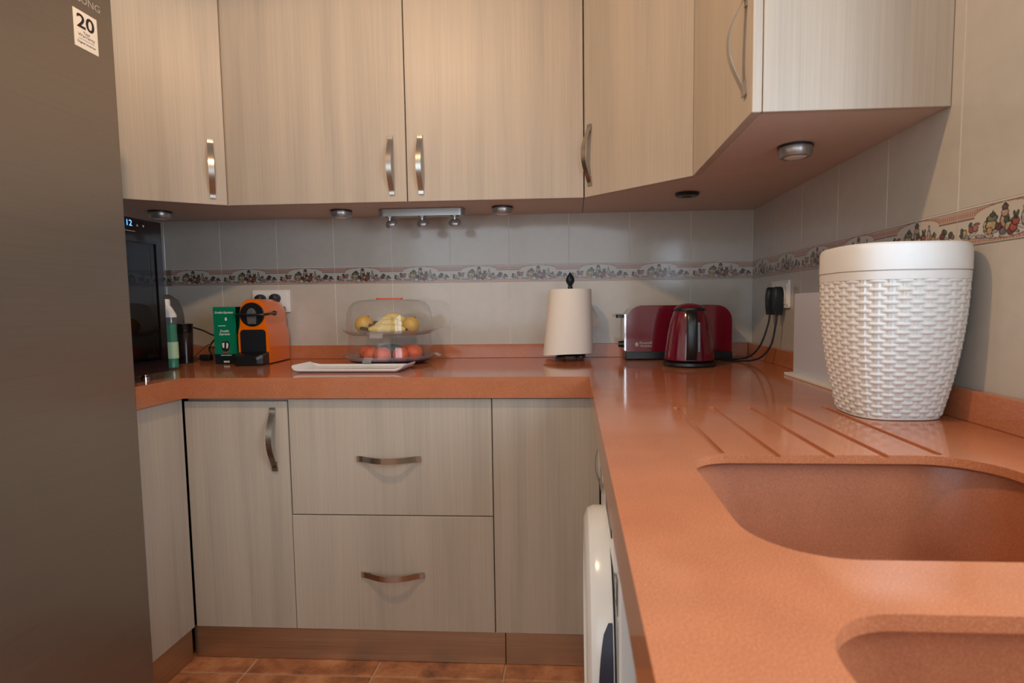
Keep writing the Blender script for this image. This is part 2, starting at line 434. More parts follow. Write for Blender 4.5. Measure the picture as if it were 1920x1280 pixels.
# --- decorated band tile: its print is painted per point on a fine grid
def paint_band():
    NX, NZ = 200, 58
    W_, H_ = 0.2485, ZD1 - ZD0 - 0.0015
    cream, pink, pinkd, line = (190, 181, 169), (178, 148, 132), (150, 110, 96), (100, 88, 82)
    ell = []   # (cu, cv, ru, rv, rot, colour, outlined)
    def E(u, v, ru, rv, rot, c, o=True): ell.append((u, 0.07 + (v - 0.1) * 1.04, ru * 1.18, rv * 1.16, rot, tuple(int(q * 0.70 + 22) for q in c), o))
    leafd, leafl, red, redd, och, grey, lav = (72, 80, 68), (120, 124, 96), (176, 82, 64), (132, 54, 48), (206, 178, 128), (132, 132, 128), (168, 160, 164)
    for k in range(11):   # cloth ribbon along the foot
        u = 0.10 + k * 0.078
        E(u, 0.27 + 0.05 * math.sin(k * 2.1), 0.05, 0.045, 0.5 * math.sin(k * 1.7), (206, 200, 196) if k % 2 else lav)
    E(0.06, 0.42, 0.018, 0.09, 0.5, leafd); E(0.085, 0.36, 0.022, 0.10, -0.5, och); E(0.05, 0.33, 0.02, 0.05, 0, leafd)
    E(0.155, 0.44, 0.024, 0.085, 0, red); E(0.145, 0.56, 0.02, 0.05, 0.7, leafd); E(0.20, 0.47, 0.026, 0.10, 0, (188, 128, 112)); E(0.215, 0.55, 0.028, 0.03, 0, (150, 96, 84))
    E(0.305, 0.46, 0.022, 0.12, 0, (210, 192, 156)); E(0.36, 0.46, 0.052, 0.14, 0, och); E(0.365, 0.62, 0.050, 0.075, 0, leafl); E(0.37, 0.70, 0.026, 0.055, 0, leafd); E(0.372, 0.765, 0.009, 0.03, 0, leafd)
    E(0.485, 0.52, 0.040, 0.17, 0, (200, 160, 130)); E(0.485, 0.70, 0.030, 0.10, 0, (206, 172, 148)); E(0.485, 0.83, 0.026, 0.07, 0, (104, 84, 80)); E(0.485, 0.905, 0.010, 0.03, 0, leafd)
    E(0.50, 0.52, 0.02, 0.10, 0.3, leafd)
    E(0.345, 0.33, 0.026, 0.085, 0, (214, 160, 110)); E(0.43, 0.40, 0.026, 0.085, 0, redd); E(0.415, 0.44, 0.016, 0.05, 0.8, leafd)
    E(0.475, 0.28, 0.034, 0.08, 0.3, (120, 104, 112)); E(0.525, 0.36, 0.034, 0.12, -0.5, (196, 172, 132)); E(0.545, 0.26, 0.030, 0.095, 0.3, redd); E(0.565, 0.33, 0.034, 0.10, 0, red); E(0.585, 0.46, 0.030, 0.09, 0, red)
    E(0.575, 0.60, 0.012, 0.10, 0.35, leafd); E(0.595, 0.60, 0.012, 0.10, -0.35, leafd); E(0.56, 0.52, 0.03, 0.03, 0.4, leafd)
    E(0.655, 0.50, 0.022, 0.16, 0, (178, 178, 172)); E(0.655, 0.70, 0.012, 0.08, 0, (150, 152, 148)); E(0.69, 0.40, 0.024, 0.08, 0, (196, 140, 84)); E(0.715, 0.36, 0.028, 0.085, 0, (206, 150, 100)); E(0.72, 0.50, 0.014, 0.07, -0.7, leafd); E(0.735, 0.47, 0.014, 0.06, -1.0, leafl)
    E(0.79, 0.33, 0.03, 0.06, 0, lav); E(0.83, 0.40, 0.03, 0.085, 0, redd); E(0.84, 0.52, 0.022, 0.06, 0.8, leafd); E(0.865, 0.50, 0.024, 0.055, -0.7, leafd); E(0.93, 0.40, 0.026, 0.08, 0.6, leafd); E(0.955, 0.34, 0.022, 0.06, -0.4, (140, 104, 96))
    def colour(u, v):
        c = cream
        d = abs(u - 0.485)
        if d < 0.30: arch = 0.70 + 0.26 * math.sqrt(max(0, 1 - (d / 0.30) ** 2)) ** 0.8
        else: arch = 0.70
        top = 0.94
        if v > arch and v < top and d > 0.10:
            c = pink
            if abs(((u * 40) % 1.0) - 0.5) < 0.22 and abs(v - (arch + top) / 2) < 0.05: c = pinkd
        if abs(v - arch) < 0.018 and d > 0.02: c = pinkd if d < 0.3 else line
        if abs(v - 0.965) < 0.014: c = line
        low = 0.17 - 0.07 * max(0, 1 - (d / 0.20) ** 2)
        if v < low and v > 0.04:
            c = pink
            if abs(((u * 36) % 1.0) - 0.5) < 0.2 and abs(v - low * 0.6) < 0.03: c = pinkd
        if abs(v - low) < 0.014: c = line
        if v < 0.022: c = line
        for (cu, cv, ru, rv, rot, cc, o) in ell:
            du, dv = (u - cu) / ru, (v - cv) / rv
            if rot:
                x, y = (u - cu) * 3.47, v - cv
                cs, sn = math.cos(rot), math.sin(rot)
                du, dv = (x * cs + y * sn) / (ru * 3.47), (-x * sn + y * cs) / rv
            r2 = du * du + dv * dv
            if r2 < 1.0:
                c = tuple(int(q * 0.42) for q in cc) if (o and r2 > 0.58) else (tuple(min(255, int(q * 1.12)) for q in cc) if dv > 0.1 and du < 0 else cc)
        return lin(tuple(q / 255 for q in c))
    vs, fs, cols = [], [], []
    for j in range(NZ + 1):
        for i in range(NX + 1):
            vs.append((-W_ / 2 + W_ * i / NX, -0.0072, -H_ / 2 + H_ * j / NZ)); cols.append(colour(i / NX, j / NZ))
    for j in range(NZ):
        for i in range(NX):
            a = j * (NX + 1) + i
            fs.append((a, a + 1, a + NX + 2, a + NX + 1))
    k = len(vs)     # body of the tile behind the printed face
    x, z = W_ / 2, H_ / 2
    vs += [(-x, -0.0072, -z), (x, -0.0072, -z), (x, -0.0072, z), (-x, -0.0072, z), (-x, 0, -z), (x, 0, -z), (x, 0, z), (-x, 0, z)]
    cols += [lin((0.77, 0.73, 0.68))] * 8
    fs += [(k, k + 4, k + 5, k + 1), (k + 1, k + 5, k + 6, k + 2), (k + 2, k + 6, k + 7, k + 3), (k + 3, k + 7, k + 4, k), (k + 4, k + 7, k + 6, k + 5)]
    me = bpy.data.meshes.new('decor_tile'); me.from_pydata(vs, [], fs)
    at = me.color_attributes.new('print', 'FLOAT_COLOR', 'POINT')
    flat = []
    for c in cols: flat += [c[0], c[1], c[2], 1.0]
    at.data.foreach_set('color', flat)
    m = mat('printed_band_tile', rough=0.16)
    n, l, b = nt(m)
    a = n.new('ShaderNodeAttribute'); a.attribute_name = 'print'
    l.new(a.outputs['Color'], b.inputs['Base Color'])
    me.materials.append(m)
    return me, m
ME_BAND, BANDM = paint_band()
rows = [(H - 0.004, ZD0), (ZD1, 1.81), (1.81, 2.31), (2.31, ZC)]
def tile_mesh(w, h):
    key = ('tile', round(w, 4), round(h, 4))
    if key not in _cache:
        _cache[key] = finish(boxm((-w / 2 + 0.0010, -0.007, -h / 2 + 0.0007), (w / 2 - 0.0010, 0, h / 2 - 0.0007), 0.0008, 1), 'tile', TILE, 0.7)
    return _cache[key]
OFF = 0.007
for k in range(11):
    x1 = -0.25 * k; x0 = max(XL, x1 - 0.25)
    for (z0, z1) in rows[:2]:
        part('tile', tile_mesh(x1 - x0, z1 - z0), TILE, wall_back, T((x0 + x1) / 2, OFF, (z0 + z1) / 2))
    if x1 - x0 > 0.2:
        part('decor_tile', ME_BAND, BANDM, wall_back, T((x0 + x1) / 2, OFF, (ZD0 + ZD1) / 2))
FRW = fr((OFF, 0, 0), (0, -1))
for k in range(7):
    for (z0, z1) in rows:
        w = 0.25
        if k == 6: w = 0.10
        part('tile', tile_mesh(w, z1 - z0), TILE, wall_right, FRW @ T(0.25 * k + w / 2, 0, (z0 + z1) / 2))
    if k < 6:
        part('decor_tile', ME_BAND, BANDM, wall_right, FRW @ T(0.25 * k + 0.125, 0, (ZD0 + ZD1) / 2))
# window in the right wall, out of frame, which lights the room
win = tag(bpy.data.objects.new('window_1', None), kind='structure')
link(win, T(0.05, (WY0 + WY1) / 2, WZ0))
bm = bmesh.new()
for lo_, hi_ in (((0.03, WY0, WZ0), (0.07, WY0 + 0.05, WZ1)), ((0.03, WY1 - 0.05, WZ0), (0.07, WY1, WZ1)), ((0.03, WY0, WZ0), (0.07, WY1, WZ0 + 0.05)), ((0.03, WY0, WZ1 - 0.05), (0.07, WY1, WZ1)), ((0.03, -2.285, WZ0), (0.07, -2.235, WZ1))):
    b_box(bm, [lo_[0] - 0.05, lo_[1] + 2.26, lo_[2] - WZ0], [hi_[0] - 0.05, hi_[1] + 2.26, hi_[2] - WZ0], 0.004, 1)
part('window_frame', bm, WHITE, win, T(0.05, -2.26, WZ0))
for y0, y1 in ((WY0 + 0.05, -2.285), (-2.235, WY1 - 0.05)):
    box('pane', I4, (0.048, y0, WZ0 + 0.05), (0.052, y1, WZ1 - 0.05), GLASS, win, 0)
box('window_sill', I4, (0.002, WY0, WZ0 - 0.001), (0.03, WY1, WZ0 + 0.012), WHITE, win, 0.003)

win2 = tag(bpy.data.objects.new('rear_fill_window', None), kind='structure')  # unseen rear window, made up to frame the ambient fill light
link(win2, T(-1.35, YR - 0.06, 0.85))
bm = bmesh.new()
for a, b, c, d in ((-1.30, -1.25, 0, 1.55), (1.25, 1.30, 0, 1.55), (-1.25, 1.25, 0, 0.05), (-1.25, 1.25, 1.50, 1.55), (-0.02, 0.02, 0.05, 1.50)):
    b_box(bm, (a, -0.02, c), (b, 0.02, d))
part('window_frame', bm, WHITE, win2, T(-1.35, YR - 0.06, 0.85), None)
for a in (-2.60, -1.33):
    box('pane', I4, (a, YR - 0.063, 0.90), (a + 1.23, YR - 0.059, 2.35), GLASS, win2, 0)

# ------------------------------------------------------------------ ceiling lamp (out of frame, warm)
lamp = thing('ceiling_lamp', 'round white ceiling lamp hanging over the middle of the kitchen floor', 'lamp', T(-1.40, -1.60, ZC))
part('ceiling_plate', lathe([(0, 0), (0.07, 0), (0.07, -0.012), (0, -0.014)], 32), NICKEL, lamp, T(-1.40, -1.60, ZC))
pl = bpy.data.lights.new('lamp_bulb', 'SPOT'); pl.energy = LAMP_W * 4; pl.color = LAMP_COL; pl.shadow_soft_size = 0.035
pl.spot_size = math.radians(172); pl.spot_blend = 0.15
po = bpy.data.objects.new('lamp_bulb', pl); link(po, T(-1.40, -1.60, ZC - 0.06), lamp)
part('shade_ring', lathe([(0.06, -0.012), (0.07, -0.05), (0.066, -0.05), (0.056, -0.012)], 32), NICKEL, lamp, T(-1.40, -1.60, ZC))

# ------------------------------------------------------------------ handles
def handle_mesh():
    if 'handle' in _cache: return _cache['handle']
    bm = bmesh.new(); N = 44; L = 0.207; w = 0.0092; th = 0.0032
    prev = None
    for i in range(N + 1):
        t = i / N; z = -L / 2 + L * t
        bow = lambda q: max(0.0, 1 - abs(min(1, max(-1, (2 * q - 1) / 0.92))) ** 2.1) ** 1.45
        o = 0.005 + 0.031 * bow(t)
        ds = 0.031 * (bow(t + 0.01) - bow(t - 0.01)) / (0.02 * L)
        n = Vector((0, -1, ds)).normalized() * th / 2
        c = Vector((0, -o, z))
        ring = [bm.verts.new(c + Vector((sx * w, 0, 0)) + n * sn) for sx, sn in ((-1, 1), (1, 1), (1, -1), (-1, -1))]
        if prev:
            for k in range(4): bm.faces.new((prev[k], prev[(k + 1) % 4], ring[(k + 1) % 4], ring[k]))
        else: bm.faces.new(ring[::-1])
        prev = ring
    bm.faces.new(prev)
    b_box(bm, (-0.006, -0.004, -L / 2 + 0.004), (0.006, 0, -L / 2 + 0.030)); b_box(bm, (-0.006, -0.004, L / 2 - 0.030), (0.006, 0, L / 2 - 0.004))
    _cache['handle'] = finish(bm, 'handle', NICKEL, 0.6)
    return _cache['handle']
def handle(parent, F, x, z, horiz=False):
    M = F @ T(x, 0, z)
    if horiz: M = M @ RY(PI / 2)
    return part('handle', handle_mesh(), NICKEL, parent, M)
def panel(name, F, x0, x1, z0, z1, parent, th=0.019):
    """door or drawer front: outer face on the frame's y = 0, origin at its centre"""
    return box(name, F, (x0, 0, z0), (x1, th, z1), WOOD, parent, 0.0012)

# ------------------------------------------------------------------ base cabinets
FB = fr((0, CY + 0.02, 0), (1, 0))     # door plane of the back run
ZB, ZP = 0.846, 0.086
def carcass(parent, F, x0, x1, z0, z1, depth):
    return box('body', F, (x0, 0.0205, z0), (x1, depth, z1), CARD, parent, 0)
t = thing('base_cabinet', 'narrow base cabinet with one door left of the drawers', 'cabinet', T(-1.82, -0.34, ZP))
carcass(t, FB, -1.992, -1.652, ZP + 0.004, 0.853, 0.60)
d = panel('door', FB, -1.993, -1.651, ZP, 0.842, t); handle(d, FB, -1.697, 0.719)
t = thing('drawer_cabinet', 'wide base cabinet with two deep drawers under the worktop', 'cabinet', T(-1.32, -0.34, ZP))
carcass(t, FB, -1.649, -0.991, ZP + 0.004, 0.853, 0.60)
d = panel('drawer', FB, -1.647, -0.9925, 0.4725, 0.850, t); handle(d, FB, -1.323, 0.657, True)
d = panel('drawer', FB, -1.649, -0.9925, ZP, 0.4690, t); handle(d, FB, -1.322, 0.275, True)
t = thing('base_cabinet', 'handleless base cabinet panel in the corner beside the washing machine', 'cabinet', T(-0.80, -0.34, ZP))
carcass(t, FB, -0.988, -0.66, ZP + 0.004, 0.853, 0.60)
panel('door', FB, -0.9895, -0.655, ZP, 0.850, t)
FLF = fr((CXL - 0.017, 0, 0), (0, 1))   # left return faces the window
t = thing('base_cabinet', 'pale base cabinet panel tucked between the fridge and the corner door', 'cabinet', T(-2.35, -0.78, ZP))
carcass(t, FLF, -0.935, -0.625, ZP + 0.004, 0.853, 0.68)
panel('door', FLF, -0.938, -0.646, ZP, 0.850, t)
FRF = fr((-0.640, 0, 0), (0, -1))       # right run faces the fridge
t = thing('base_cabinet', 'slim base cabinet with a bow handle in the corner before the washing machine', 'cabinet', T(-0.32, -0.79, ZP))
carcass(t, FRF, 0.665, 0.915, ZP + 0.004, 0.853, 0.60)
d = panel('door', FRF, 0.667, 0.914, ZP, 0.850, t); handle(d, FRF, 0.86, 0.705)
t = thing('sink_cabinet', 'base cabinet with two doors under the sink bowls', 'cabinet', T(-0.32, -2.20, ZP))
bmc = bmesh.new()
b_box(bmc, (-0.62, -2.9, ZP), (-0.02, -2.88, 0.853)); b_box(bmc, (-0.62, -1.56, ZP), (-0.02, -1.54, 0.853)); b_box(bmc, (-0.62, -2.88, ZP), (-0.02, -1.56, ZP + 0.02)); b_box(bmc, (-0.04, -2.88, ZP + 0.02), (-0.02, -1.56, 0.853))
for v in bmc.verts: v.co -= Vector((-0.32, -2.20, ZP))
part('body', bmc, CARD, t, T(-0.32, -2.20, ZP), None)
for a in (1.541, 2.222):
    d = panel('door', FRF, a, a + 0.677, ZP, 0.850, t); handle(d, FRF, a + (0.63 if a < 2 else 0.05), 0.705)
# plinths
t = thing('plinth', 'brushed metal plinth along the floor under the drawers', 'plinth', T(-1.35, -0.63, ZF))
box('plinth_board', FB, (-2.005, 0.004, ZF + 0.001), (-0.96, 0.018, ZP - 0.001), PLINTH, t, 0.001)
box('plinth_board', FB, (-0.958, 0.004, ZF + 0.001), (-0.60, 0.018, ZP - 0.001), PLINTH, t, 0.001)
t = thing('plinth', 'brushed metal plinth at the foot of the cabinet panel beside the fridge', 'plinth', T(CXL - 0.03, -0.79, ZF))
box('plinth_board', FLF, (-0.936, 0.008, ZF + 0.001), (-0.650, 0.022, ZP - 0.001), PLINTH, t, 0.001)

# ------------------------------------------------------------------ worktop with sink openings and drainer grooves
SX0, SX1 = -0.571, -0.165
BOWLS = [(-1.912, -1.570), (-2.342, -1.998)]
GX = [-0.518, -0.442, -0.366, -0.291, -0.212]
def hole(y0, y1, fingers=False):
    p = rrect(SX0, SX1, y0, y1, (0.085, 0.085, 0.085, 0.062), 10)
    if not fingers: return p
    # the back edge runs right to left at y1; insert slots for the grooves
    out = []
    for i, q in enumerate(p):
        out.append(q)
        nx = p[(i + 1) % len(p)]
        if abs(q[1] - y1) < 1e-6 and abs(nx[1] - y1) < 1e-6:
            for g in sorted(GX, reverse=True):
                if nx[0] + 0.007 < g < q[0] - 0.007:
                    e = [(g + 0.006, y1), (g + 0.006, -1.188)] + [(g + 0.006 * math.cos(a), -1.188 + 0.006 * math.sin(a)) for a in (0.8, PI / 2, PI - 0.8)] + [(g - 0.006, -1.188), (g - 0.006, y1)]
                    out += e
    return out
def slab(outer, holes, z0, z1):
    cu = bpy.data.curves.new('s', 'CURVE'); cu.dimensions = '2D'; cu.fill_mode = 'BOTH'; cu.extrude = (z1 - z0) / 2
    for loop in [outer] + holes:
        s = cu.splines.new('POLY'); s.points.add(len(loop) - 1); s.use_cyclic_u = True
        for pnt, q in zip(s.points, loop): pnt.co = (q[0], q[1], 0, 1)
    tmp = bpy.data.objects.new('s', cu); COL.objects.link(tmp)
    dg = bpy.context.evaluated_depsgraph_get(); dg.update()
    me = bpy.data.meshes.new_from_object(tmp.evaluated_get(dg))
    bpy.data.objects.remove(tmp); bpy.data.curves.remove(cu)
    for v in me.vertices: v.co.z += (z0 + z1) / 2
    return me
YE = -2.95
outer = [(XL, 0), (XL, -0.940), (CXL, -0.940), (CXL, CY), (CX, CY), (CX, YE), (0, YE), (0, 0)]
outer = outer[::-1]
hl = [hole(*BOWLS[0], True), hole(*BOWLS[1])]
for g in (GX[0], GX[-1]):
    hl.append(rrect(g - 0.006, g + 0.006, (-1.562 if g < -0.4 else -1.566), -1.182, 0.0055, 4))
# grooves right of the rounded corner cannot open into the bowl's straight edge: closed slots
top = slab(outer, hl, -0.004, 0.0)
low = slab(outer, [hole(*b) for b in BOWLS], -0.0125, -0.004)
bm = bmesh.new(); bm.from_mesh(top)
bmesh.ops.delete(bm, geom=[f for f in bm.faces if all(v.co.z < -0.0039 for v in f.verts)], context='FACES')
bm.from_mesh(low)
for f in bm.faces: f.smooth = False
wt = thing('worktop', 'terracotta quartz worktop running round three sides with rounded sink openings', 'worktop', T(0, 0, H))
part('slab', bm, STONE, wt, T(0, 0, H), None)
def apron(x0, x1, y0, y1):
    return box('edge_apron', I4, (x0, y0, H - TH), (x1, y1, H - 0.0125), STONE, wt, 0)
apron(CXL, CX, CY, CY + 0.019); apron(CX, CX + 0.02, YE, CY + 0.019); apron(CXL - 0.016, CXL, -0.940, CY + 0.019)
box('upstand', I4, (XL, -0.020, H), (-0.020, 0, 0.9776), STONE, wt, 0.0015)
box('upstand', I4, (-0.020, YE, H), (0, 0, 0.9776), STONE, wt, 0.0015)
box('upstand', I4, (XL, -0.94, H), (XL + 0.02, -0.020, 0.9776), STONE, wt, 0.0015)

def bowl_mesh(y0, y1, depth):
    bm = bmesh.new(); cx, cy = (SX0 + SX1) / 2, (y0 + y1) / 2
    def ring(grow, z, r):
        return [bm.verts.new((x - cx, y - cy, z)) for x, y in rrect(SX0 - grow, SX1 + grow, y0 - grow, y1 + grow, r, 10)]
    steps = [(0.035, -0.0130, 0.09), (0.018, -0.0130, 0.088), (0.015, -0.020, 0.088), (-0.004, -depth + 0.05, 0.085), (-0.010, -depth + 0.022, 0.082), (-0.024, -depth + 0.006, 0.075), (-0.05, -depth, 0.05)]
    rs = [ring(*s) for s in steps]
    for a, b in zip(rs[:-1], rs[1:]):
        n = len(a)
        for i in range(n): bm.faces.new((a[i], a[(i + 1) % n], b[(i + 1) % n], b[i]))
    bm.faces.new(rs[-1])
    return bm, cx, cy
for (y0, y1), lab in zip(BOWLS, ('larger view terracotta sink bowl next to the drainer grooves', 'terracotta sink bowl nearest the bottom right corner of the picture')):
    bm, cx, cy = bowl_mesh(y0, y1, 0.19)
    lab = lab.replace('larger view ', 'deep ')
    t = thing('sink_bowl', lab, 'sink', T(cx, cy, H - 0.19), 'sink bowls')
    part('bowl', bm, SINKM, t, T(cx, cy, H), 0.9)
    part('drain', lathe([(0, -0.1885), (0.028, -0.1885), (0.042, -0.187), (0.045, -0.1895)], 32), CHROME, t, T(cx, cy, H))

# ------------------------------------------------------------------ wall cabinets
ULX, URX, UY = -1.987, -0.693, -0.3534
FU = fr((0, UY, 0), (1, 0))
t = thing('wall_cabinet', 'wide wall cabinet with two doors above the fruit container', 'cabinet', T(-1.34, -0.17, ZU))
box('body', FU, (ULX + 0.001, 0.0205, ZU + 0.002), (URX - 0.001, 0.352, ZT), CARD, t, 0)
d = panel('door', FU, ULX + 0.002, -1.3255, ZU, ZT, t); handle(d, FU, -1.378, 1.642)
d = panel('door', FU, -1.3215, URX - 0.0015, ZU, ZT, t); handle(d, FU, -1.272, 1.642)
# left corner, angled door
A, B = Vector((ULX, UY)), Vector((-2.36, -0.588))
FLC = fr((B.x, B.y, 0), (A - B)); wl = (A - B).length
t = thing('wall_cabinet', 'corner wall cabinet with one angled door beside the fridge', 'cabinet', T(-2.4, -0.2, ZU))
off = (FLC.to_3x3() @ Vector((0, 0.0205, 0)))
poly = [(ULX, -0.001), (XL + 0.001, -0.001), (XL + 0.001, -0.588), (B.x + off.x, B.y + off.y), (A.x - 0.001, A.y + off.y + 0.004)]
bmc = prismz([(x + 2.4, y + 0.2) for x, y in poly], 0.002, ZT - ZU)
part('body', bmc, CARD, t, T(-2.4, -0.2, ZU), None)
d = panel('door', FLC, 0.002, wl - 0.003, ZU, ZT, t); handle(d, FLC, wl - 0.048, 1.640)
# right corner, angled door
A, B = Vector((URX, UY)), Vector((-0.378, -0.660))
FRC = fr((A.x, A.y, 0), (B - A)); wr = (B - A).length
off = (FRC.to_3x3() @ Vector((0, 0.0205, 0)))
t = thing('wall_cabinet', 'corner wall cabinet with one angled door above the toaster', 'cabinet', T(-0.35, -0.3, ZU))
poly = [(-0.001, -0.001), (URX + 0.001, -0.001), (A.x + 0.001, A.y + off.y + 0.002), (B.x + off.x + 0.002, B.y + 0.001), (-0.001, B.y + 0.001)]
part('body', prismz([(x + 0.35, y + 0.3) for x, y in poly], 0.002, ZT - ZU), CARD, t, T(-0.35, -0.3, ZU), None)
d = panel('door', FRC, 0.003, wr - 0.001, ZU, ZT, t); handle(d, FRC, 0.030, 1.655)
# right wall cabinet, end panel towards the camera
FRU = fr((-0.378, 0, 0), (0, -1))
t = thing('wall_cabinet', 'wall cabinet on the right wall with a pale bare end panel', 'cabinet', T(-0.19, -0.94, ZU))
box('body', FRU, (0.662, 0.0205, ZU + 0.002), (1.203, 0.377, ZT), CARD, t, 0)
d = panel('door', FRU, 0.661, 1.218, ZU, ZT, t); handle(d, FRU, 1.172, 1.664)
box('end_panel', FRU, (1.2035, 0.0205, ZU), (1.219, 0.377, ZT), WOOD, t, 0.001)

# ------------------------------------------------------------------ lights under the wall cabinets
def puck(x, y, a, label, lens=True):
    M = T(x, y, ZU) @ RZ(a)
    t = thing('puck_light', label, 'light', M, 'stick-on puck lights under the wall cabinets')
    part('mounting_ring', lathe([(0, 0), (0.041, 0), (0.041, -0.004), (0, -0.004)], 40), BLACK, t, M)
    part('housing', lathe([(0.039, -0.004), (0.0395, -0.008), (0.038, -0.020), (0.034, -0.026), (0.028, -0.027), (0.028, -0.025), (0, -0.025)], 40), SILVERP, t, M)
    part('lens', lathe([(0, -0.030), (0.012, -0.0295), (0.022, -0.0275), (0.027, -0.0252)], 40), FROST, t, M)
puck(-2.325, -0.250, 0, 'silver puck light above the black wine cooler')
puck(-1.636, -0.185, 0, 'silver puck light left of the three-spot light bar')
puck(-1.002, -0.190, 0, 'silver puck light right of the three-spot light bar')
puck(-0.195, -0.955, 0, 'silver puck light under the cabinet with the bare end panel')
M = T(-0.342, -0.385, ZU)
t = thing('puck_mount', 'flat black puck light mount under the corner cabinet above the toaster', 'light', M)
part('disc', lathe([(0, 0), (0.040, 0), (0.041, -0.005), (0.036, -0.010), (0.018, -0.011), (0.016, -0.008), (0, -0.008)], 40), BLACK, t, M)
part('pad', lathe([(0, -0.012), (0.012, -0.012), (0.014, -0.008)], 24), BLACKM, t, M)
# spot bar
M = T(-1.318, -0.180, ZU)
t = thing('light_bar', 'grey light bar with three swivel spots under the double cabinet', 'light', M)
bm = prismz(rrect(-0.168, 0.168, -0.026, 0.026, 0.024, 8), -0.027, 0)
part('housing', bm, SILVERP, t, M, 0.5)
for k, (dx, tilt) in enumerate(((-0.128, 0.35), (0.0, 0.1), (0.128, -0.05))):
    Ms = M @ T(dx, 0.0, -0.027)
    neck = part('spot', lathe([(0, 0), (0.016, 0), (0.016, -0.003), (0.007, -0.004), (0.006, -0.014), (0, -0.014)], 24), SILVERP, t, Ms)
    Mh = Ms @ T(0, 0, -0.012) @ RY(-tilt) @ RX(0.55)
    part('spot_head', lathe([(0, 0), (0.012, -0.001), (0.020, -0.006), (0.0245, -0.014), (0.024, -0.020), (0.0215, -0.020), (0.020, -0.016), (0, -0.014)], 28), SILVERP, neck, Mh)
    for j in range(3):
        a = j * 2 * PI / 3 + 0.5
        part('led', lathe([(0, -0.022), (0.004, -0.021), (0.0055, -0.017), (0.0055, -0.015)], 12), FROST, neck, Mh @ T(0.010 * math.cos(a), 0.010 * math.sin(a), 0))

# ------------------------------------------------------------------ fridge
FF = fr((-1.900, -0.952, ZF), (0, 1))    # x runs away from the camera to the far edge (x=0), y into the fridge
t = thing('fridge', 'tall brushed steel fridge with a paper sticker at the left edge', 'fridge', FF @ T(-0.30, 0.38, 0))
bm = boxm((-0.595, 0.065, 0.02), (-0.002, 0.77, 2.00), 0.004, 1)
for v in bm.verts: v.co -= Vector((-0.30, 0.38, 0))
part('body', bm, STEEL, t, FF @ T(-0.30, 0.38, 0))
for nm, z0, z1 in (('fridge_door', 0.05, 2.00),):
    c = (z0 + z1) / 2
    bm = boxm((-0.2975, -0.031, -(z1 - z0) / 2), (0.2975, 0.031, (z1 - z0) / 2), 0.006, 3)
    part(nm, bm, STEEL, t, FF @ T(-0.2975, 0.031, c), 0.9)
box('door_gasket', FF, (-0.585, 0.062, 0.08), (-0.01, 0.066, 1.98), DARK, t, 0)
for dx in (-0.55, -0.05):
    part('foot', lathe([(0, 0), (0.022, 0), (0.022, 0.022), (0, 0.022)], 16), BLACK, t, FF @ T(dx, 0.12, 0))
text('SAMSUNG', 0.113, 0.0165, PRINTG, t, FF @ T(-0.040 - 0.0565, 0, 1.902))
M = FF @ T(-0.0865, -0.0004, 1.829)
st = part('sticker', boxm((-0.0335, -0.0004, -0.0435), (0.0335, 0.0004, 0.0435)), STICK, t, M, None)
tag(st, 'cream sticker printed with a large 20')
Ms = M @ T(0, -0.0005, 0)
text('20', 0.050, 0.033, PRINTK, st, Ms @ T(0, 0, 0.0195), bold=0.02)
text('Year', 0.020, 0.0075, PRINTK, st, Ms @ T(0.001, 0, -0.0048))
text('Warranty', 0.048, 0.0095, PRINTK, st, Ms @ T(0, 0, -0.0140))
text('Digital Inverter', 0.052, 0.0065, PRINTK, st, Ms @ T(0, 0, -0.0305), bold=0.012)
box('rule', Ms, (-0.022, -0.0003, -0.0222), (0.022, -0.0001, -0.0216), PRINTK, st, 0)

# ------------------------------------------------------------------ washing machine under the right worktop
FW = fr((-0.668, -0.925, ZF), (0, -1))
t = thing('washing_machine', 'white front-loading washing machine under the right-hand worktop', 'washing machine', FW @ T(0.30, 0.29, 0))
box('body', FW, (0.002, 0.004, 0.015), (0.598, 0.60, 0.866), WHITEG, t, 0.004, 2)
box('control_panel', FW, (0.004, -0.004, 0.735), (0.596, 0.010, 0.864), WHITEG, t, 0.005, 2)
for dx in (0.06, 0.54):
    part('foot', lathe([(0, 0), (0.022, 0), (0.022, 0.016), (0, 0.016)], 16), BLACK, t, FW @ T(dx, 0.08, 0))
Mw = FW @ T(0.325, 0.004, 0.50) @ RX(PI / 2)      # lathe axis comes out towards the room
dr = part('door', lathe([(0.238, 0.0), (0.238, 0.030), (0.232, 0.042), (0.215, 0.049), (0.188, 0.050), (0.176, 0.040), (0.165, 0.036), (0.165, 0.0)], 72), WHITEG, t, Mw, 0.5)
part('porthole_glass', lathe([(0.166, 0.034), (0.15, 0.030), (0.10, 0.020), (0, 0.012)], 48), COOLG, dr, Mw)
part('seam', lathe([(0.2395, 0.0008), (0.2395, 0.004), (0.236, 0.004)], 72), DARK, dr, Mw)
bm = bmesh.new(); seg = 14
for k in range(seg + 1):
    a = math.radians(-30 + 60 * k / seg); wdt = 0.019 * math.sin(PI * min(1, 0.12 + k / seg * 0.88)) ** 0.5 + 0.002
    for r, z in ((0.2392, 0.006), (0.2402, 0.007), (0.2402, 0.010 + wdt), (0.2392, 0.011 + wdt)):
        bm.verts.new((r * math.cos(a), r * math.sin(a), z))
bm.verts.ensure_lookup_table()
for k in range(seg):
    for q in range(3): bm.faces.new([bm.verts[i] for i in (k * 4 + q, k * 4 + q + 1, k * 4 + q + 5, k * 4 + q + 4)])
g = part('grip_recess', bm, mat('slate_blue_plastic', hexc(46, 48, 66), 0.35), dr, Mw)
box('display', FW, (0.40, -0.0055, 0.775), (0.55, -0.0035, 0.835), BLACK, t, 0.0005)
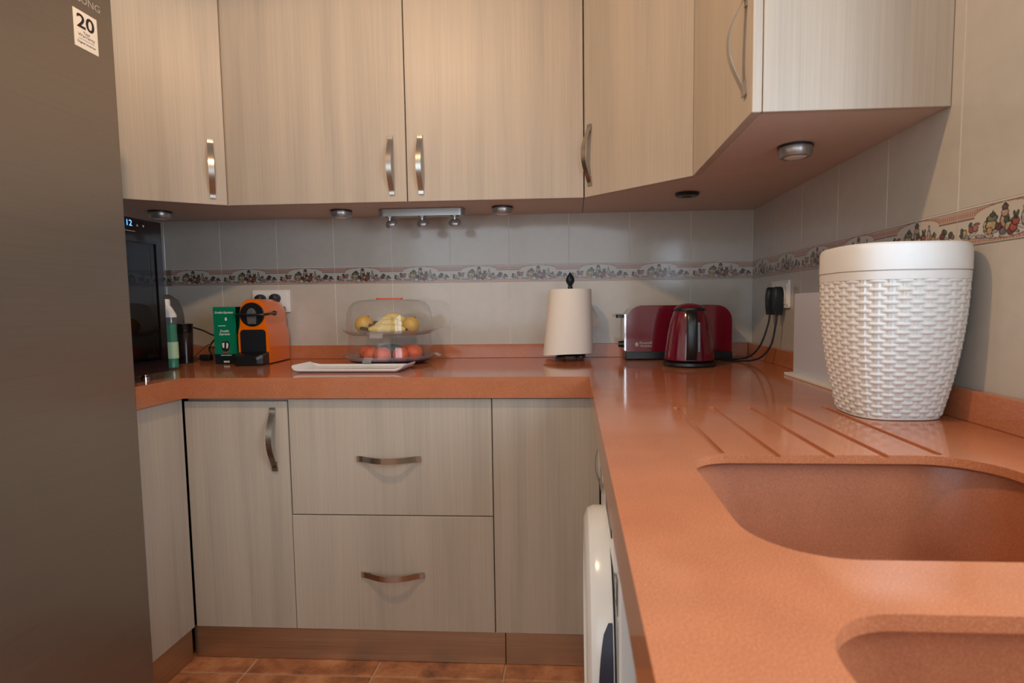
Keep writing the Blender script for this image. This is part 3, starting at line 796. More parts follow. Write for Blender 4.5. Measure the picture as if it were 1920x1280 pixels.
part('dial', lathe([(0, 0.008), (0.024, 0.007), (0.030, 0.005), (0.032, 0)], 32), SILVERP, t, FW @ T(0.30, -0.004, 0.80) @ RX(PI / 2))
lb = box('rating_label', FW, (0.505, 0.0030, 0.655), (0.575, 0.0045, 0.715), mat('grey_label', hexc(92, 88, 90), 0.4), t, 0.0002)
for k in range(3):
    box('label_mark', FW, (0.512 + 0.02 * k, 0.0025, 0.668), (0.526 + 0.02 * k, 0.0032, 0.702), PRINTW if k == 1 else PRINTK, lb, 0)

# ------------------------------------------------------------------ wine cooler
FC = fr((-2.03, -0.650, H), (0, 1))
t = thing('wine_cooler', 'black glass-front wine cooler with a blue display beside the fridge', 'wine cooler', FC @ T(-0.13, 0.25, 0))
bm = bmesh.new()
for lo_, hi_ in (((-0.258, 0.03, 0.024), (-0.246, 0.47, 0.480)), ((-0.012, 0.03, 0.024), (-0.002, 0.47, 0.480)), ((-0.246, 0.03, 0.024), (-0.012, 0.47, 0.040)), ((-0.246, 0.03, 0.464), (-0.012, 0.47, 0.480)), ((-0.246, 0.455, 0.040), (-0.012, 0.47, 0.464))):
    b_box(bm, [lo_[0] + 0.13, lo_[1] - 0.25, lo_[2]], [hi_[0] + 0.13, hi_[1] - 0.25, hi_[2]])
part('body', bm, BLACKM, t, FC @ T(-0.13, 0.25, 0), None)
fd = bmesh.new()
for lo_, hi_ in (((-0.130, 0, -0.234), (-0.105, 0.028, 0.234)), ((0.105, 0, -0.234), (0.130, 0.028, 0.234)), ((-0.105, 0, -0.234), (0.105, 0.028, -0.195)), ((-0.105, 0, 0.165), (0.105, 0.028, 0.234))):
    b_box(fd, lo_, hi_)
dd = part('door', fd, mat('black_glass_frame', hexc(20, 16, 20), 0.06), t, FC @ T(-0.13, 0, 0.256), None)
box('glass_pane', FC, (-0.236, 0.004, 0.060), (-0.024, 0.010, 0.422), COOLG, dd, 0)
box('edge_strip', FC, (-0.0016, 0.002, 0.024), (0.0006, 0.027, 0.488), mat('blue_steel_trim', hexc(70, 92, 112), 0.25, 0.8), dd, 0)
text('12', 0.020, 0.017, BLUE, dd, FC @ T(-0.128, -0.0004, 0.474))
for q, (dx, s) in enumerate(((-0.098, 1), (-0.074, -1))):
    bm = bmesh.new(); vs = [bm.verts.new(p) for p in ((-0.004, -0.0005, -0.003 * s), (0.004, -0.0005, -0.003 * s), (0, -0.0005, 0.004 * s))]; bm.faces.new(vs)
    part('button_mark', bm, PRINTG, dd, FC @ T(dx, 0, 0.470), None)
box('badge', FC, (-0.150, -0.0006, 0.450), (-0.108, 0, 0.4515), PRINTG, dd, 0)
for z in (0.13, 0.22, 0.31, 0.40):
    sh = bmesh.new()
    for x in (-0.235, -0.19, -0.145, -0.10, -0.055, -0.025): tube([(x, 0.05, 0), (x, 0.44, 0)], 0.0016, 6, bm=sh)
    tube([(-0.244, 0.05, 0), (-0.014, 0.05, 0)], 0.0022, 6, bm=sh)
    part('wire_shelf', sh, CHROME, t, FC @ T(0, 0, z))
for dx, dy in ((-0.22, 0.05), (-0.04, 0.05), (-0.22, 0.43), (-0.04, 0.43)):
    part('foot', lathe([(0, 0), (0.012, 0), (0.012, 0.008), (0.007, 0.010), (0.007, 0.026), (0, 0.026)], 20), CHROME, t, FC @ T(dx, dy, 0))

# ------------------------------------------------------------------ dish soap bottle, smoked tumbler, grey capsule machine
M = T(-2.215, -0.395, H)
t = thing('soap_bottle', 'green washing-up bottle with white cap half hidden by the wine cooler', 'bottle', M)
part('bottle_body', lathe([(0, 0.001), (0.028, 0.001), (0.033, 0.006), (0.033, 0.10), (0.031, 0.15), (0.033, 0.18), (0.030, 0.20), (0.018, 0.225), (0.012, 0.232), (0, 0.232)], 36, 1.0, 0.72), clear_mat('clear_bottle', (0.93, 0.96, 0.95), 0.05, (0.7, 0.74, 0.72)), t, M)
part('liquid', lathe([(0, 0.004), (0.026, 0.004), (0.0315, 0.008), (0.0315, 0.10), (0.0295, 0.15), (0.030, 0.165), (0, 0.165)], 36, 1.0, 0.72), LIQUID, t, M)
part('paper_label', lathe([(0.0335, 0.04), (0.0335, 0.10)], 36, 1.0, 0.72), LABELP, t, M)
part('shoulder', lathe([(0.0315, 0.199), (0.0335, 0.190), (0.0325, 0.200), (0.0190, 0.2255), (0.0125, 0.2335)], 36, 1.0, 0.72), WHITE, t, M)
part('cap', lathe([(0.0125, 0.232), (0.0125, 0.252), (0.010, 0.256), (0, 0.256)], 24), WHITE, t, M)
M = T(-2.288, -0.205, H)
t = thing('tumbler', 'smoked plastic tumbler beside the green soap bottle', 'cup', M)
part('cup_wall', lathe([(0.024, 0.0005), (0.026, 0.004), (0.0325, 0.158), (0.033, 0.160), (0.0305, 0.160), (0.0245, 0.006), (0, 0.006)], 36), SMOKE, t, M)
part('cup_base', lathe([(0, 0.0003), (0.024, 0.0003), (0.0255, 0.004), (0, 0.006)], 36), GREYA, t, M)
part('collar', lathe([(0.0335, 0.1605), (0.0300, 0.1605), (0.0295, 0.130), (0.022, 0.124), (0, 0.124)], 36), BLACK, t, M)
M = T(-2.455, -0.150, H)
t = thing('capsule_machine', 'grey arch-topped coffee machine mostly hidden behind the wine cooler', 'coffee maker', M)
arch = [(-0.06, 0.02), (0.052, 0.02), (0.060, 0.05), (0.062, 0.17)] + [(0.062 * math.cos(a), 0.17 + 0.112 * math.sin(a)) for a in [PI * k / 20 for k in range(1, 20)]] + [(-0.062, 0.17)]
part('arch_body', prism(arch, -0.09, 0.10, 0.012, 3), GREYA, t, M, 0.7)
part('base', prismz(rrect(-0.066, 0.066, -0.11, 0.115, 0.03), 0.0004, 0.022), BLACK, t, M)
part('head_dial', lathe([(0, 0.012), (0.026, 0.010), (0.030, 0)], 28), BLACK, t, M @ T(0, -0.088, 0.20) @ RX(PI / 2))

# ------------------------------------------------------------------ wall sockets, plugs and cords
def socket(F, label):
    t = thing('wall_socket', label, 'socket', F)
    part('frame', prism(rrect(-0.083, 0.083, -0.048, 0.048, 0.005, 3), -0.009, 0.0, 0.002, 2), WHITE, t, F)
    for s in (-1, 1):
        c = part('insert', prism(rrect(-0.036, 0.036, -0.036, 0.036, 0.003, 3), -0.0115, -0.008, 0.001, 1), WHITEG, t, F @ T(s * 0.038, 0, 0))
        part('well', lathe([(0.0195, 0), (0.0205, 0.002), (0.0205, 0.0)], 32), WHITE, c, F @ T(s * 0.038, -0.0115, 0) @ RX(PI / 2))
    return t
FS1 = fr((-2.030, 0.0, 1.169), (1, 0)); FS2 = fr((0.0, -0.338, 1.168), (0, -1))
socket(FS1, 'double white wall socket behind the orange coffee machine')
socket(FS2, 'double white wall socket in the right-hand wall corner')
def plug(F, label, pts, group):
    t = thing('power_plug', label, 'plug', F, group)
    part('plug_body', lathe([(0, 0), (0.0185, 0), (0.0195, 0.006), (0.0195, 0.020), (0.016, 0.034), (0.010, 0.038), (0, 0.038)], 28), BLACKM, t, F @ RX(PI / 2))
    part('cord', tube(spline(pts, 8), 0.0034, 8), BLACKM, t)
    return t
def round_plug(F, label, pts):
    return plug(F, label, pts, 'plugs in the left socket')
z0 = 1.162
round_plug(FS1 @ T(-0.038, -0.0118, 0.010), 'black plug in the left half of the socket behind the coffee machine', [(-2.068, -0.050, 1.176), (-2.10, -0.062, 1.12), (-2.20, -0.078, 1.05), (-2.262, -0.085, 0.985), (-2.252, -0.09, 0.945), (-2.22, -0.09, H + 0.0045), (-2.10, -0.060, H + 0.0045), (-2.05, -0.036, H + 0.012)])
round_plug(FS1 @ T(0.026, -0.0118, 0.012), 'black plug in the right half of the socket behind the coffee machine', [(-2.004, -0.050, 1.176), (-2.03, -0.060, 1.168), (-2.10, -0.052, 1.12), (-2.19, -0.060, 1.035), (-2.243, -0.080, 1.028), (-2.290, -0.088, 1.050), (-2.345, -0.09, 1.066), (-2.394, -0.09, 1.075)])
t = thing('loose_cable', 'thin grey cable with a black plug lying beside the smoked tumbler', 'cable', T(-2.29, -0.07, H))
part('cord', tube(spline([(-2.235, -0.10, H + 0.004), (-2.250, -0.100, 0.985), (-2.268, -0.100, 0.985), (-2.300, -0.100, 0.960), (-2.335, -0.10, 0.930), (-2.345, -0.085, H + 0.0045), (-2.318, -0.070, H + 0.008)], 8), 0.0026, 8), GREYA, t)
part('plug_body', boxm((-2.318, -0.082, H + 0.0004), (-2.270, -0.056, H + 0.026), 0.006, 2), BLACKM, t)
def flat_plug(F, label, pts):
    t = thing('power_plug', label, 'plug', F, 'plugs in the right socket')
    body = prism([(-0.009, -0.072), (0.009, -0.072), (0.012, -0.040), (0.0155, -0.010), (0.0155, 0.008), (0.009, 0.022), (0, 0.026), (-0.009, 0.022), (-0.0155, 0.008), (-0.0155, -0.010), (-0.012, -0.040)], -0.030, -0.0, 0.006, 2)
    part('plug_body', body, BLACKM, t, F, 0.8)
    part('cord', tube(spline(pts, 10), 0.0036, 8), BLACKM, t)
KB = Vector((-0.325, -0.36))
flat_plug(FS2 @ T(-0.036, -0.0118, 0.0), 'black plug on the corner side of the right-hand socket', [(-0.028, -0.302, 1.102), (-0.034, -0.300, 1.06), (-0.055, -0.285, 0.985), (-0.085, -0.250, 0.940), (-0.125, -0.185, H + 0.0045), (-0.19, -0.15, H + 0.0045), (-0.235, -0.19, H + 0.0045), (-0.246, -0.30, H + 0.007)])
flat_plug(FS2 @ T(0.036, -0.0118, 0.0), 'black plug on the near side of the right-hand socket', [(-0.028, -0.374, 1.102), (-0.032, -0.372, 1.06), (-0.045, -0.360, 0.985), (-0.075, -0.325, 0.940), (-0.118, -0.255, H + 0.0045), (-0.16, -0.20, H + 0.0045), (-0.17, -0.13, H + 0.0045), (-0.158, -0.078, H + 0.014)])

# ------------------------------------------------------------------ green capsule carton
M = T(-2.108, -0.190, H) @ RZ(0.06)
t = thing('capsule_carton', 'tall green coffee capsule carton standing beside the orange machine', 'box', M)
part('front_panel', prism(rrect(-0.044, 0.044, 0.001, 0.226, 0.002, 2), -0.035, -0.032), GREEN, t, M)
box('carton_body', M, (-0.043, -0.032, 0.0005), (0.043, 0.042, 0.118), GREEN, t, 0.001)
box('back_panel', M, (-0.043, 0.039, 0.118), (0.043, 0.042, 0.226), GREEN, t, 0.0005)
box('top_flap', M, (-0.043, -0.032, 0.224), (0.043, 0.042, 0.226), DGREEN, t, 0.0003)
box('dark_foot_band', M, (-0.0442, -0.0356, 0.001), (0.0442, -0.0350, 0.040), DGREEN, t, 0)
Mf = M @ T(0, -0.0356, 0)
text('Double Espresso', 0.072, 0.011, PRINTW, t, Mf @ T(-0.001, 0, 0.203), shear=0.25, bold=0.02)
text('Double\nEspresso', 0.042, 0.024, PRINTW, t, Mf @ T(-0.002, 0, 0.124), shear=0.25, bold=0.02)
for k in range(5): box('foot_print', Mf, (-0.010 + 0.0048 * k, -0.0009, 0.006), (-0.0064 + 0.0048 * k, -0.0004, 0.0135), PRINTW, t, 0)
box('rule', Mf, (-0.026, -0.0006, 0.1505), (0.004, -0.0001, 0.153), PRINTW, t, 0)
box('rule', Mf, (-0.020, -0.0008, 0.0345), (0.022, -0.0003, 0.0365), PRINTW, t, 0)
part('capsule_print', prism([(0.006 + 0.004 * math.cos(a), 0.178 + 0.007 * math.sin(a)) for a in [2 * PI * k / 14 for k in range(14)]], -0.0006, -0.0002), PRINTW, t, Mf)
cp = part('cup_print', prism([(-0.016, 0.088), (0.010, 0.092), (0.018, 0.078), (0.010, 0.054), (0.0, 0.050), (-0.014, 0.056)], -0.0006, -0.0002), PRINTK, t, Mf)
part('cup_stripe', prism([(-0.013, 0.084), (-0.004, 0.085), (-0.006, 0.064), (-0.012, 0.066)], -0.0010, -0.0006), PRINTW, cp, Mf)
part('cup_stripe', prism([(0.004, 0.086), (0.012, 0.080), (0.008, 0.063), (0.002, 0.062)], -0.0010, -0.0006), PRINTW, cp, Mf)
for k, (x, z) in enumerate(((-0.008, 0.046), (0.004, 0.047), (0.014, 0.050))):
    part('bean_print', prism([(x + 0.005 * math.cos(a), z + 0.0025 * math.sin(a)) for a in [2 * PI * q / 10 for q in range(10)]], -0.0006, -0.0002), mat('brown_print', hexc(150, 70, 60), 0.5) if k == 0 else bpy.data.materials['brown_print'], t, Mf)

# ------------------------------------------------------------------ orange coffee machine
M = T(-1.992, -0.135, H) @ RZ(0.10) @ Matrix.Scale(1.05, 4)
t = thing('coffee_machine', 'glossy orange capsule coffee machine with black front', 'coffee maker', M)
half = [(0.056, 0.004), (0.057, 0.02), (0.0565, 0.110), (0.055, 0.128), (0.0485, 0.146), (0.047, 0.160), (0.047, 0.196), (0.043, 0.216), (0.033, 0.234), (0.018, 0.243)]
sec = half + [(-x, z) for x, z in half[::-1]]
def loft(sections, caps=True):
    bm = bmesh.new(); rs = []
    for y, pts in sections: rs.append([bm.verts.new((x, y, z)) for x, z in pts])
    for a, b in zip(rs[:-1], rs[1:]):
        n = len(a)
        for i in range(n): bm.faces.new((a[i], b[i], b[(i + 1) % n], a[(i + 1) % n]))
    if caps: bm.faces.new(rs[0]); bm.faces.new(rs[-1][::-1])
    return bm
def shrink(pts, kx, top): return [(x * kx, 0.004 + (z - 0.004) * top) for x, z in pts]
part('shell', loft([(-0.104, shrink(sec, 0.965, 0.985)), (-0.100, shrink(sec, 0.99, 0.995)), (-0.094, sec), (0.03, sec), (0.072, shrink(sec, 0.995, 0.985)), (0.092, shrink(sec, 0.97, 0.94)), (0.100, shrink(sec, 0.93, 0.90))]), ORANGE, t, M, 0.5)
hd = part('brew_head', lathe([(0.0445, -0.002), (0.0445, 0.004), (0.042, 0.006), (0, 0.004)], 48), BLACK, t, M @ T(0, -0.102, 0.186) @ RX(PI / 2))
part('spout', prism([(0.017 * math.cos(a), 0.186 + 0.0 + 0.024 * math.sin(a)) for a in [PI * k / 12 for k in range(13)]] + [(-0.015, 0.150), (0.015, 0.150)], -0.116, -0.106, 0.003, 2), GREYA, hd, M)
part('spout_ring', tube([(-0.026 + 0.052 * k / 8, -0.112 - 0.006 * math.sin(PI * k / 8), 0.184) for k in range(9)], 0.0025, 8), CHROME, hd, M)
pn = part('cup_recess', prism(rrect(-0.046, 0.046, 0.046, 0.130, (0.002, 0.002, 0.012, 0.012), 6), -0.107, -0.1035, 0.001, 1), BLACK, t, M)
gm = bmesh.new()
for i in range(13):
    for j in range(12):
        x = -0.040 + 0.080 * i / 12 + (0.0033 if j % 2 else -0.0033) * 0.5; z = 0.052 + 0.073 * j / 11
        b_box(gm, (x - 0.0022, -0.1085, z - 0.0018), (x + 0.0022, -0.1069, z + 0.0018))
gr = part('grille_studs', gm, BLACKM, pn, M, None); gr['kind'] = 'stuff'
part('drip_tray', loft([(-0.165, [(x, z) for x, z in rrect(-0.036, 0.036, 0.001, 0.030, 0.008, 4)]), (-0.152, [(x, z) for x, z in rrect(-0.052, 0.052, 0.0006, 0.040, 0.008, 4)]), (-0.104, [(x, z) for x, z in rrect(-0.055, 0.055, 0.0006, 0.047, 0.004, 4)])]), BLACK, t, M, 0.6)
part('lever', tube(spline([(0.056, -0.030, 0.190), (0.057, -0.075, 0.189), (0.050, -0.112, 0.186), (0.0, -0.122, 0.184), (-0.050, -0.112, 0.186), (-0.070, -0.085, 0.186), (-0.058, -0.030, 0.188)], 6), 0.0042, 8), BLACK, t, M)
for s in (-1, 1):
    part('lever_pivot', lathe([(0, 0.012), (0.007, 0.011), (0.009, 0.004), (0.009, 0)], 20), BLACK, t, M @ T(s * 0.0465, -0.030, 0.190) @ RY(s * PI / 2))
part('water_tank', prismz(rrect(-0.040, 0.040, 0.098, 0.106, 0.003, 3), 0.02, 0.215), SMOKE, t, M)

# ------------------------------------------------------------------ white tray
M = T(-1.497, -0.452, H) @ RZ(-0.012)
t = thing('serving_tray', 'flat white tray with upturned ends in front of the fruit container', 'tray', M)
bm = bmesh.new(); NX, NY = 48, 16; g = []
def tz(x, y):
    u, v = abs(x) / 0.195, abs(y) / 0.092
    z = 0.004 + 0.020 * max(0, (u - 0.86) / 0.14) ** 1.6 + 0.008 * max(0, (v - 0.84) / 0.16) ** 1.4
    return z
for j in range(NY + 1):
    for i in range(NX + 1):
        u = -1 + 2 * i / NX; v = -1 + 2 * j / NY
        x, y = 0.195 * math.copysign(abs(u) ** 0.75, u), 0.092 * math.copysign(abs(v) ** 0.75, v)
        r = 0.03
        cxn, cyn = 0.195 - r, 0.092 - r
        if abs(x) > cxn and abs(y) > cyn:
            dx, dy = abs(x) - cxn, abs(y) - cyn; m_ = max(dx, dy); h_ = math.hypot(dx, dy)
            if h_ > 0: x, y = math.copysign(cxn + dx * m_ / h_, x), math.copysign(cyn + dy * m_ / h_, y)
        g.append((x, y, tz(x, y)))
tv = [bm.verts.new(p) for p in g]; bv = [bm.verts.new((x, y, z - 0.0035)) for x, y, z in g]
W1 = NX + 1
for j in range(NY):
    for i in range(NX):
        a = j * W1 + i
        bm.faces.new((tv[a], tv[a + 1], tv[a + W1 + 1], tv[a + W1])); bm.faces.new((bv[a], bv[a + W1], bv[a + W1 + 1], bv[a + 1]))
rim = [i for i in range(W1)] + [j * W1 + NX for j in range(1, NY + 1)] + [NY * W1 + i for i in range(NX - 1, -1, -1)] + [j * W1 for j in range(NY - 1, 0, -1)]
for a, b in zip(rim, rim[1:] + rim[:1]): bm.faces.new((tv[a], bv[a], bv[b], tv[b]))
part('tray_sheet', bm, WHITEG, t, M, 0.9)
part('foot_ring', prismz(rrect(-0.14, 0.14, -0.07, 0.07, 0.03), 0.0002, 0.0015), WHITEG, t, M)

# ------------------------------------------------------------------ two-tier fruit container
FX, FY = -1.452, -0.195
M = T(FX, FY, H)
t = thing('fruit_container', 'clear two-tier plastic cake carrier holding fruit', 'container', M)
part('base_plate', lathe([(0, 0.001), (0.120, 0.001), (0.155, 0.012), (0.160, 0.018), (0.156, 0.018), (0.118, 0.006), (0, 0.006)], 64), PURPLE, t, M)
part('lower_rim', lathe([(0.158, 0.016), (0.174, 0.030), (0.176, 0.033), (0.172, 0.033), (0.160, 0.021)], 64), CLEARR, t, M)
part('lower_wall', lathe([(0.164, 0.028), (0.160, 0.060), (0.157, 0.105), (0.158, 0.112)], 64), CLEAR, t, M)
part('middle_tray', lathe([(0, 0.112), (0.150, 0.112), (0.160, 0.116), (0.178, 0.128), (0.180, 0.130), (0.174, 0.130), (0.160, 0.120), (0.150, 0.115), (0, 0.115)], 64), CLEARR, t, M)
part('dome_lid', lathe([(0.166, 0.122), (0.164, 0.160), (0.160, 0.195), (0.152, 0.220), (0.138, 0.236), (0.110, 0.245), (0.05, 0.2485), (0, 0.249)], 64), CLEAR, t, M)
part('red_grip', prismz(rrect(-0.052, 0.052, -0.012, 0.012, 0.011), 0.249, 0.2535), mat('red_plastic', hexc(206, 70, 40), 0.35), t, M)
def clip(a, r, z, w, tilt):
    Mc = M @ RZ(a) @ T(0, -r, z) @ RX(tilt)
    part('clip', boxm((-w / 2, -0.014, -0.0015), (w / 2, 0.010, 0.0015), 0.001, 1), CLEARR, t, Mc)
clip(-0.20, 0.170, 0.026, 0.036, 0.9); clip(PI / 2, 0.184, 0.033, 0.05, 0.5); clip(-PI / 2, 0.184, 0.033, 0.05, 0.5)
clip(0.02, 0.172, 0.118, 0.048, 1.1); clip(PI / 2, 0.190, 0.133, 0.05, -0.35); clip(-PI / 2, 0.190, 0.133, 0.05, -0.35)
def orange(x, y, z, r, label):
    Mo = T(FX + x, FY + y, H + z + r) @ RX(random.uniform(-0.5, 0.5)) @ RZ(random.uniform(0, 6))
    o = thing('orange', label, 'fruit', Mo, 'orange fruits in the lower tier')
    part('peel', lathe([(0, -r * 0.95)] + [(r * math.sin(a), -r * 0.95 * math.cos(a)) for a in [PI * k / 16 for k in range(1, 16)]] + [(0, r * 0.91)], 28), ORANGEF, o, Mo)
    part('stem_button', lathe([(0, 0.002), (0.003, 0.0015), (0.004, -0.001)], 8), OLIVE, o, Mo @ T(0, 0, r * 0.925))
zf = 0.0068
orange(-0.060, -0.058, zf, 0.030, 'leftmost orange fruit in the lower tier of the clear container')
orange(-0.002, -0.092, zf, 0.031, 'orange fruit second from the left in the clear container')
orange(0.060, -0.070, zf, 0.030, 'orange fruit third from the left in the clear container')
orange(0.098, -0.020, zf, 0.033, 'rightmost orange fruit in the lower tier of the clear container')
orange(-0.100, 0.010, zf, 0.031, 'shaded orange fruit at the far left of the lower tier')
orange(0.055, 0.055, zf, 0.032, 'shaded orange fruit behind the front row in the lower tier')
Mo = T(FX - 0.015, FY + 0.018, H + zf + 0.034) @ RY(1.25) @ RZ(0.4)
o = thing('avocado', 'dark green avocado behind the oranges in the lower tier', 'fruit', Mo)
part('skin', lathe([(0, -0.045), (0.018, -0.041), (0.030, -0.028), (0.034, -0.010), (0.031, 0.010), (0.022, 0.032), (0.014, 0.046), (0, 0.052)], 24), OLIVE, o, Mo)
part('stem_button', lathe([(0, 0.055), (0.003, 0.054), (0.004, 0.050)], 8), STEM, o, Mo)
zt = 0.1155
for x, y, r, lab in ((-0.100, -0.010, 0.036, 'round yellow fruit left of the bananas under the dome'), (0.092, -0.030, 0.033, 'round yellow fruit right of the bananas under the dome')):
    Mo = T(FX + x, FY + y, H + zt + r * 1.0) @ RY(0.5)
    o = thing('yellow_fruit', lab, 'fruit', Mo, 'yellow fruits under the dome')
    part('peel', lathe([(0, -r)] + [(r * math.sin(a) * (1 + 0.05 * math.cos(a)), -r * math.cos(a)) for a in [PI * k / 16 for k in range(1, 16)]] + [(0, r * 0.96)], 28), YFRUIT, o, Mo)
    part('stem_button', lathe([(0, 0.003), (0.003, 0.002), (0.004, -0.002)], 8), STEM, o, Mo @ T(0, 0, r * 0.965))
def banana(y, z, bow, lift, r, label, x0=-0.062, x1=0.082):
    Mo = T(FX, FY + y, H + zt + z)
    o = thing('banana', label, 'fruit', Mo, 'bananas under the dome')
    n = 16; pts = []
    for k in range(n + 1):
        s = k / n
        pts.append((x0 + (x1 - x0) * s, bow * math.sin(PI * s) * 0.6, lift * math.sin(PI * (0.15 + 0.80 * s)) - lift * 0.45))
    part('skin', tube(pts, lambda s: r * (0.34 + 0.66 * min(1, s / 0.22) ** 0.8) if s < 0.6 else r * (1 - 0.72 * ((s - 0.6) / 0.4) ** 2.6), 12), BANANA, o, Mo, 1.0)
    a = Vector(pts[0])
    part('stem', tube([a + Vector((-0.034, 0.012, 0.010 - z * 0.3)), a + Vector((-0.018, 0.004, 0.003)), a + Vector((0.002, 0, 0))], lambda s: r * (0.36 - 0.04 * s), 8), STEM, o, Mo)
    part('tip', tube([Vector(pts[-1]) + Vector((-0.002, 0, 0)), Vector(pts[-1]) + Vector((0.006, 0, -0.001))], r * 0.26, 8), STEM, o, Mo)
banana(-0.070, 0.0185, 0.02, 0.004, 0.0180, 'front banana of the bunch under the clear dome')
banana(-0.035, 0.0300, 0.02, 0.016, 0.0180, 'middle banana of the bunch under the clear dome', -0.050, 0.080)
banana(0.008, 0.0400, 0.02, 0.040, 0.0180, 'highest arching banana at the back of the bunch', -0.045, 0.072)
banana(0.048, 0.0220, 0.02, 0.010, 0.0170, 'rearmost low banana of the bunch under the dome', -0.040, 0.085)

# ------------------------------------------------------------------ paper towel on its stand
M = T(-0.745, -0.130, H)
t = thing('towel_holder', 'blue-black iron kitchen roll stand with a spade finial', 'towel holder', M)
part('base_plate', lathe([(0, 0.018), (0.055, 0.018), (0.060, 0.021), (0.055, 0.024), (0, 0.024)], 40), IRON, t, M)
for k in range(4):
    a = 0.5 + k * PI / 2
    part('foot', tube(spline([(0.040 * math.cos(a), 0.040 * math.sin(a), 0.020), (0.058 * math.cos(a), 0.058 * math.sin(a), 0.016), (0.060 * math.cos(a), 0.060 * math.sin(a), 0.0065)], 5), lambda s: 0.006, 8), IRON, t, M)
part('pole', lathe([(0.0055, 0.024), (0.0055, 0.283)], 16), IRON, t, M)
part('finial', lathe([(0.006, 0.278), (0.010, 0.281), (0.010, 0.287), (0.0075, 0.292), (0.009, 0.298), (0.015, 0.306), (0.0175, 0.316), (0.015, 0.326), (0.008, 0.336), (0.002, 0.346), (0, 0.348)], 24), IRON, t, M)
t = thing('kitchen_roll', 'white kitchen roll with a loose outer sheet on the iron stand', 'kitchen roll', M @ T(0, 0, 0.0245))
def roll_outer():
    bm = bmesh.new(); N, K = 72, 10; ring = []
    for j in range(K + 1):
        s = j / K; r_ = []
        for i in range(N):
            a = 2 * PI * i / N
            flare = (1 - s) * (0.022 * max(0, math.cos(a - PI - 0.25)) ** 1.5 + 0.006)
            r = 0.083 + flare
            zz = 0.030 + 0.250 * s - (1 - s) * 0.010 * max(0, math.cos(a - PI)) ** 2
            r_.append(bm.verts.new((r * math.cos(a), r * math.sin(a), zz - 0.0245)))
        ring.append(r_)
    for a, b in zip(ring[:-1], ring[1:]):
        for i in range(N): bm.faces.new((a[i], a[(i + 1) % N], b[(i + 1) % N], b[i]))
    inn = [bm.verts.new((0.022 * math.cos(2 * PI * i / N), 0.022 * math.sin(2 * PI * i / N), 0.2555)) for i in range(N)]
    inb = [bm.verts.new((0.022 * math.cos(2 * PI * i / N), 0.022 * math.sin(2 * PI * i / N), 0.006)) for i in range(N)]
    for i in range(N):
        j = (i + 1) % N
        bm.faces.new((ring[-1][i], ring[-1][j], inn[j], inn[i])); bm.faces.new((inn[i], inn[j], inb[j], inb[i])); bm.faces.new((ring[0][j], ring[0][i], inb[i], inb[j]))
    return bm
part('roll', roll_outer(), PAPER, t, M @ T(0, 0, 0.0245), 0.7)
bm = bmesh.new()
g = [[Vector((0.080 + 0.040 * u * (1 - abs(v - 0.35) * 1.1), 0.02 + 0.012 * u * u, 0.115 + 0.085 * v - 0.018 * u)) for u in (0, 0.25, 0.5, 0.75, 1)] for v in (0, 0.2, 0.4, 0.6, 0.8, 1)]
gv = [[bm.verts.new(p) for p in r] for r in g]
for a, b in zip(gv[:-1], gv[1:]):
    for i in range(4): bm.faces.new((a[i], a[i + 1], b[i + 1], b[i]))
bmesh.ops.solidify(bm, geom=list(bm.faces), thickness=0.0012)
part('loose_corner', bm, PAPER, t, M @ T(0, 0, 0.0245), 0.9)

# ------------------------------------------------------------------ toaster
M = T(-0.325, -0.095, H)
t = thing('toaster', 'long burgundy toaster with black base behind the kettle', 'toaster', M)
part('shell', prism(rrect(-0.203, 0.203, 0.030, 0.212, (0.006, 0.006, 0.060, 0.060), 12), -0.062, 0.062, 0.014, 4), RED, t, M, 0.7)
part('plinth', prism(rrect(-0.206, 0.206, 0.002, 0.034, 0.006, 3), -0.064, 0.064, 0.004, 2), BLACK, t, M)
part('end_cap', prism(rrect(-0.209, -0.202, 0.036, 0.180, 0.003, 2), -0.050, 0.050), CHROME, t, M)
for y in (-0.022, 0.022):
    box('slot', M, (-0.140, y - 0.009, 0.2105), (0.140, y + 0.009, 0.2128), DARK, t, 0)
part('lever', prismz(rrect(-0.238, -0.205, -0.018, 0.018, 0.008, 4), 0.165, 0.178), BLACK, t, M)
part('browning_knob', lathe([(0, 0.020), (0.012, 0.020), (0.014, 0.0)], 24), BLACK, t, M @ T(-0.209, -0.01, 0.060) @ RY(-PI / 2))
for x in (-0.17, 0.17):
    for y in (-0.045, 0.045): part('foot', lathe([(0, 0.0), (0.010, 0.0), (0.010, 0.003), (0, 0.003)], 12), BLACKM, t, M @ T(x, y, 0.0))
Ml = M @ T(0, -0.0622, 0)
text('Russell\nHobbs', 0.048, 0.021, PRINTG, t, Ml @ T(-0.127, 0, 0.062), bold=0.02)
part('emblem', prism([(-0.162 + 0.007 * math.cos(a), 0.062 + 0.009 * math.sin(a)) for a in [2 * PI * k / 20 for k in range(20)]], -0.0006, 0), PRINTG, t, Ml)

